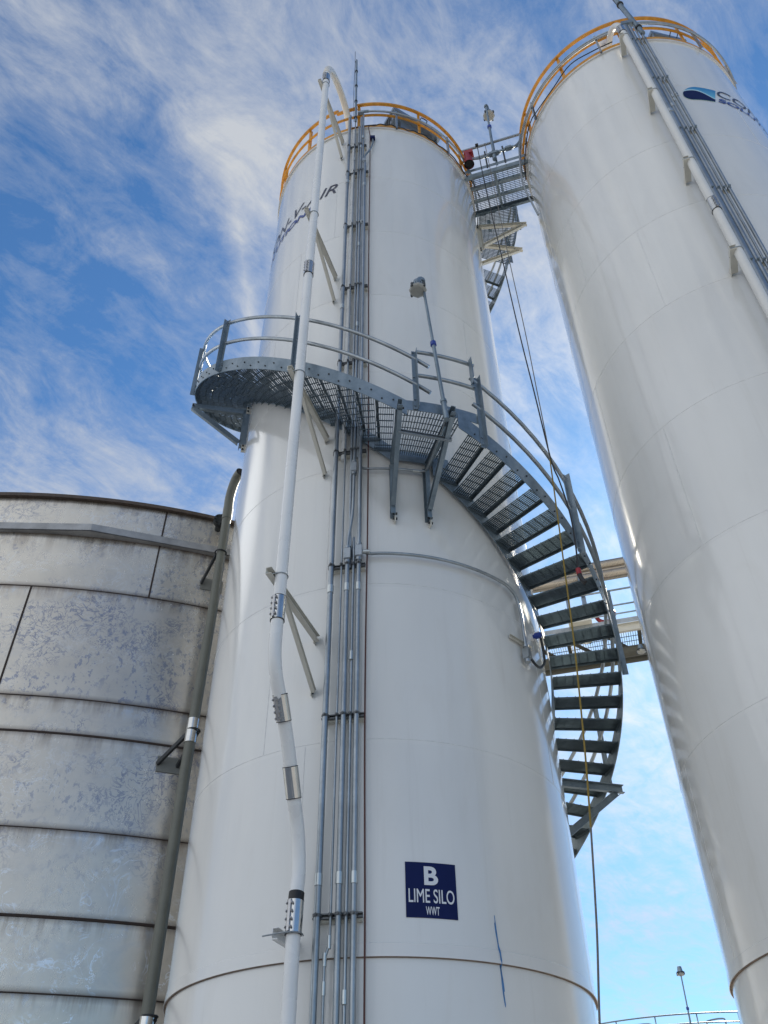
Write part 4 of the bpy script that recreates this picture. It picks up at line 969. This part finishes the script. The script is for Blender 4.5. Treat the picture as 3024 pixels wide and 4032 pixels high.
for (az, te_, lb_) in ((15.5, .630, 'square glass floodlight under the distant walkway'), (19.25, .600, 'small floodlight hanging at the right silo edge under the distant walkway')):
    lamp(bw(az, H(te_) - .05, back=-.1), bw(az, H(te_) + .10, back=-.1), bw(az, H(te_), back=-.1), (1.2 if az < 16 else .8), lb_, head_only=True, name='floodlight')
rg = MB(); rc = bw(17.25, H(.673), back=.12)
rg.tube([rc + (dd * cos(a) + Z * sin(a)) * .23 for a in [2 * pi * i / 32 for i in range(32)]], .055, 10, closed=True)
tag(link_mesh('life_ring', rg, M['red']), 'orange red life ring hung on the distant walkway rail', 'life ring')
tag(link_mesh('control_box', MB().box(bw(15.3, H(.668), back=-.1), dd * .30, pk * .10, Z * .20).box(bw(15.3, H(.668), back=-.1) + Z * .205, dd * .32, pk * .12, Z * .008), M['cream']), 'cream cabinet fixed to the distant walkway rail', 'cabinet')
pr2 = empty('pipe_run', bw(16, 16.1), 'bundle of dull steel pipes crossing above the distant walkway', 'pipe')
for te_, r__ in ((.766, .14), (.757, .06), (.748, .15)):
    link_mesh('pipe', MB().tube([bw(A0, H(te_), back=.4), bw(A1, H(te_), back=.4)], r__, 16), M['tanpipe'], pr2)
link_mesh('hanger', MB().beam(bw(15.9, H(.662), back=.1), bw(15.9, H(.745), back=.1), .10, .10).beam(bw(8.6, 0, back=1.2), bw(8.6, H(.74), back=1.2), .15, .15).beam(bw(23.2, 0, back=1.2), bw(23.2, H(.74), back=1.2), .15, .15), M['galv'], pr2)

# ------------------------------------------------------------------ left tank
tank = empty('storage_tank', (TK.x, TK.y, 0), 'big weathered steel tank with stained plates filling the lower left', 'tank')
link_mesh('shell', MB().lathe(TK, [(TR, 0), (TR, 4), (TR, 8), (TR, 12.09)], 360), M['tank'], tank)
link_mesh('roof', MB().lathe(TK, [(TR, 12.08), (TR * .5, 12.6), (.02, 12.9)], 180), M['tank'], tank)
link_mesh('top_rim', MB().lathe(TK, [(TR - .01, 12.05), (TR + .075, 12.05), (TR + .075, 12.12), (TR - .05, 12.12)], 360), M['tanrust'], tank)
for z, w in ((10.13, .008), (8.14, .010), (7.57, .020), (6.19, .008), (5.08, .022), (4.22, .010), (3.1, .014), (2.2, .014), (1.1, .014)):
    link_mesh('weld_seam', MB().lathe(TK, [(TR - .002, z - w), (TR + .008, z - w * .6), (TR + .008, z + w * .6), (TR - .002, z + w)], 360), M['tankseam'], tank)
for za, zb, ths in ((10.13, 12.05, (-1.4, -31, 29, 60, -61)), (8.14, 10.13, (-11.15, 19, -41, 49)), (4.22, 8.14, ()),):
    for th in ths: link_mesh('vertical_seam', MB().box(FT(th, TR + .003, (za + zb) / 2), FT.tan(th) * .014, FT.rad(th) * .006, Z * (zb - za) / 2), M['tankseam'], tank)
stf = MB(); vr = [-7.45 + 15 * k for k in range(24)]
for i in range(24):
    a, b = vr[i], vr[(i + 1) % 24] if i < 23 else vr[0] + 360
    b = a + 15
    o0, o1 = FT(a, TR + .18, 11.25), FT(b, TR + .18, 11.25); n = 6
    inn = [FT(a + 15 * k / n, TR - .01, 11.25) for k in range(n + 1)]
    stf.poly([o0, o1] + inn[::-1], Z * .014)
    io = FT(a + 7.5, 1, 0) - Vector((TK.x, TK.y, 0)); io.z = 0
    stf.poly([o0, o1, o1 + Z * .15, o0 + Z * .15], -io.normalized() * .014)
link_mesh('stiffener_ring', stf, simple('stiffener_steel', (.36, .36, .36), .42, .4, .25, 3), tank)
for th in (-28, 12, 35): pass
ov = empty('overflow_pipe', polar(-13.95, 0, 11.72) - Z * 1.6, 'olive grey overflow pipe up the side of the weathered tank', 'pipe')
pb = lambda te, az=-13.85, d=11.72: polar(az, te, d)
pp = [Vector((pb(.3).x, pb(.3).y, .05)), pb(.2, -14.0), pb(.45, -14.0), pb(.70, -13.80), pb(.88, -13.80)]
link_mesh('pipe', MB().tube(pp, .078, 20), M['olive'], ov)
el = smooth_path([pb(.88, -13.80), pb(.905, -13.82), pb(.930, -13.70, 11.66), pb(.952, -13.48, 11.55), pb(.966, -13.2, 11.40)], 4)
link_mesh('elbow', MB().tube(el, .083, 20, caps=False), M['olive'], ov)
link_mesh('mouth', MB().tube([el[-2], el[-1] + (el[-1] - el[-2]) * .02], .070, 18), M['black'], ov)
link_mesh('collar', MB().tube([pb(.862, -13.80), pb(.885, -13.80)], .088, 18), M['olive'], ov)
for t0, t1 in ((.495, .527), (.165, .20)): link_mesh('coupling', MB().tube([pb(t0, -13.97), pb(t1, -13.95)], .088, 20), M['stain'], ov)
for te_, thp in ((.797, 3.75), (.512, 2.75), (.20, 2.9)):
    z = 1.6 + te_ * 11.72; c_ = pb(te_, -13.86); mb = MB()
    for k in (-1, 1):
        w0 = FT(thp + (.55 if k > 0 else -.95), TR + .02, z - .34); mb.beam(w0, c_ + dd * .08 * k - Z * .02, .04, .06)
    mb.tube([c_ + (dd * cos(a) + pk * sin(a)) * .095 for a in [2 * pi * i / 20 for i in range(20)]], .012, 6, closed=True)
    link_mesh('bracket', mb, M['dark'], ov)
    link_mesh('wall_plate', MB().box(FT(thp, TR + .008, z - .33), FT.tan(thp) * .19, FT.rad(thp) * .008, Z * .12), simple('plate_grey', (.20, .205, .19), .5, .2), ov)
nz = MB().tube([FT(3.5, TR - .02, 11.88), FT(3.5, TR + .20, 11.88)], .06, 14).tube([FT(3.5, TR + .20, 11.88), FT(3.5, TR + .24, 11.88)], .13, 20).tube([FT(3.5, TR + .25, 11.88), FT(3.5, TR + .29, 11.88)], .13, 20)
for k in range(8): a = 2 * pi * k / 8; nz.bolt(FT(3.5, TR + .29, 11.88) + FT.tan(3.5) * .10 * cos(a) + Z * .10 * sin(a), FT.rad(3.5), .015, .03)
tag(link_mesh('flanged_nozzle', nz, M['dark']), 'dark bolted flange on the tank wall behind the top of the overflow pipe', 'flange')

# ------------------------------------------------------------------ far tank with railing and lamp
far = Vector((sin(radians(16.5)) * 77, cos(radians(16.5)) * 77, 0)); FR = 12.4; FF = Frame(far)
ft = empty('far_tank', (far.x, far.y, 0), 'distant round basin topped by a thin grey railing at the bottom right', 'tank')
link_mesh('wall', MB().lathe(far, [(FR, 0), (FR, 13.05), (FR - .3, 13.05), (FR - .3, 12.6), (.02, 12.6)], 128), M['concrete'], ft)
link_mesh('handrail', MB().tube([FF(a, FR - .1, 14.18) for a in range(0, 360, 4)], .045, 8, closed=True), M['steel'], ft)
link_mesh('handrail', MB().tube([FF(a, FR - .1, 13.65) for a in range(0, 360, 4)], .04, 8, closed=True), M['steel'], ft)
for k in range(30): link_mesh('rail_post', MB().tube([FF(-7 + 12 * k, FR - .1, 13.05), FF(-7 + 12 * k, FR - .1, 14.18)], .04, 8), M['galv'], ft)
lb0 = polar(17.03, .176, 64.8); lb1 = polar(17.08, .2305, 64.8)
lamp(lb0, lb1, lb1 + Vector((0, 0, -.10)), 1.9, 'thin lamp post above the distant railing at the bottom right', .045, .42)
for a, b, lbl in ((13.6, 14.9, 'low bent grey pipe loop behind the distant railing, left one'), (17.9, 18.9, 'low bent grey pipe loop behind the distant railing, right one')):
    z = 1.6 + .187 * 66
    tag(link_mesh('pipe_loop', MB().tube(smooth_path([polar(a, (12.6 - 1.6) / 66, 66), polar(a, .184, 66), polar(a + .12, .187, 66), polar(b - .12, .188, 66), polar(b, .184, 66), polar(b, (12.6 - 1.6) / 66, 66)], 3), .05, 8), M['steel']), lbl, 'pipe')
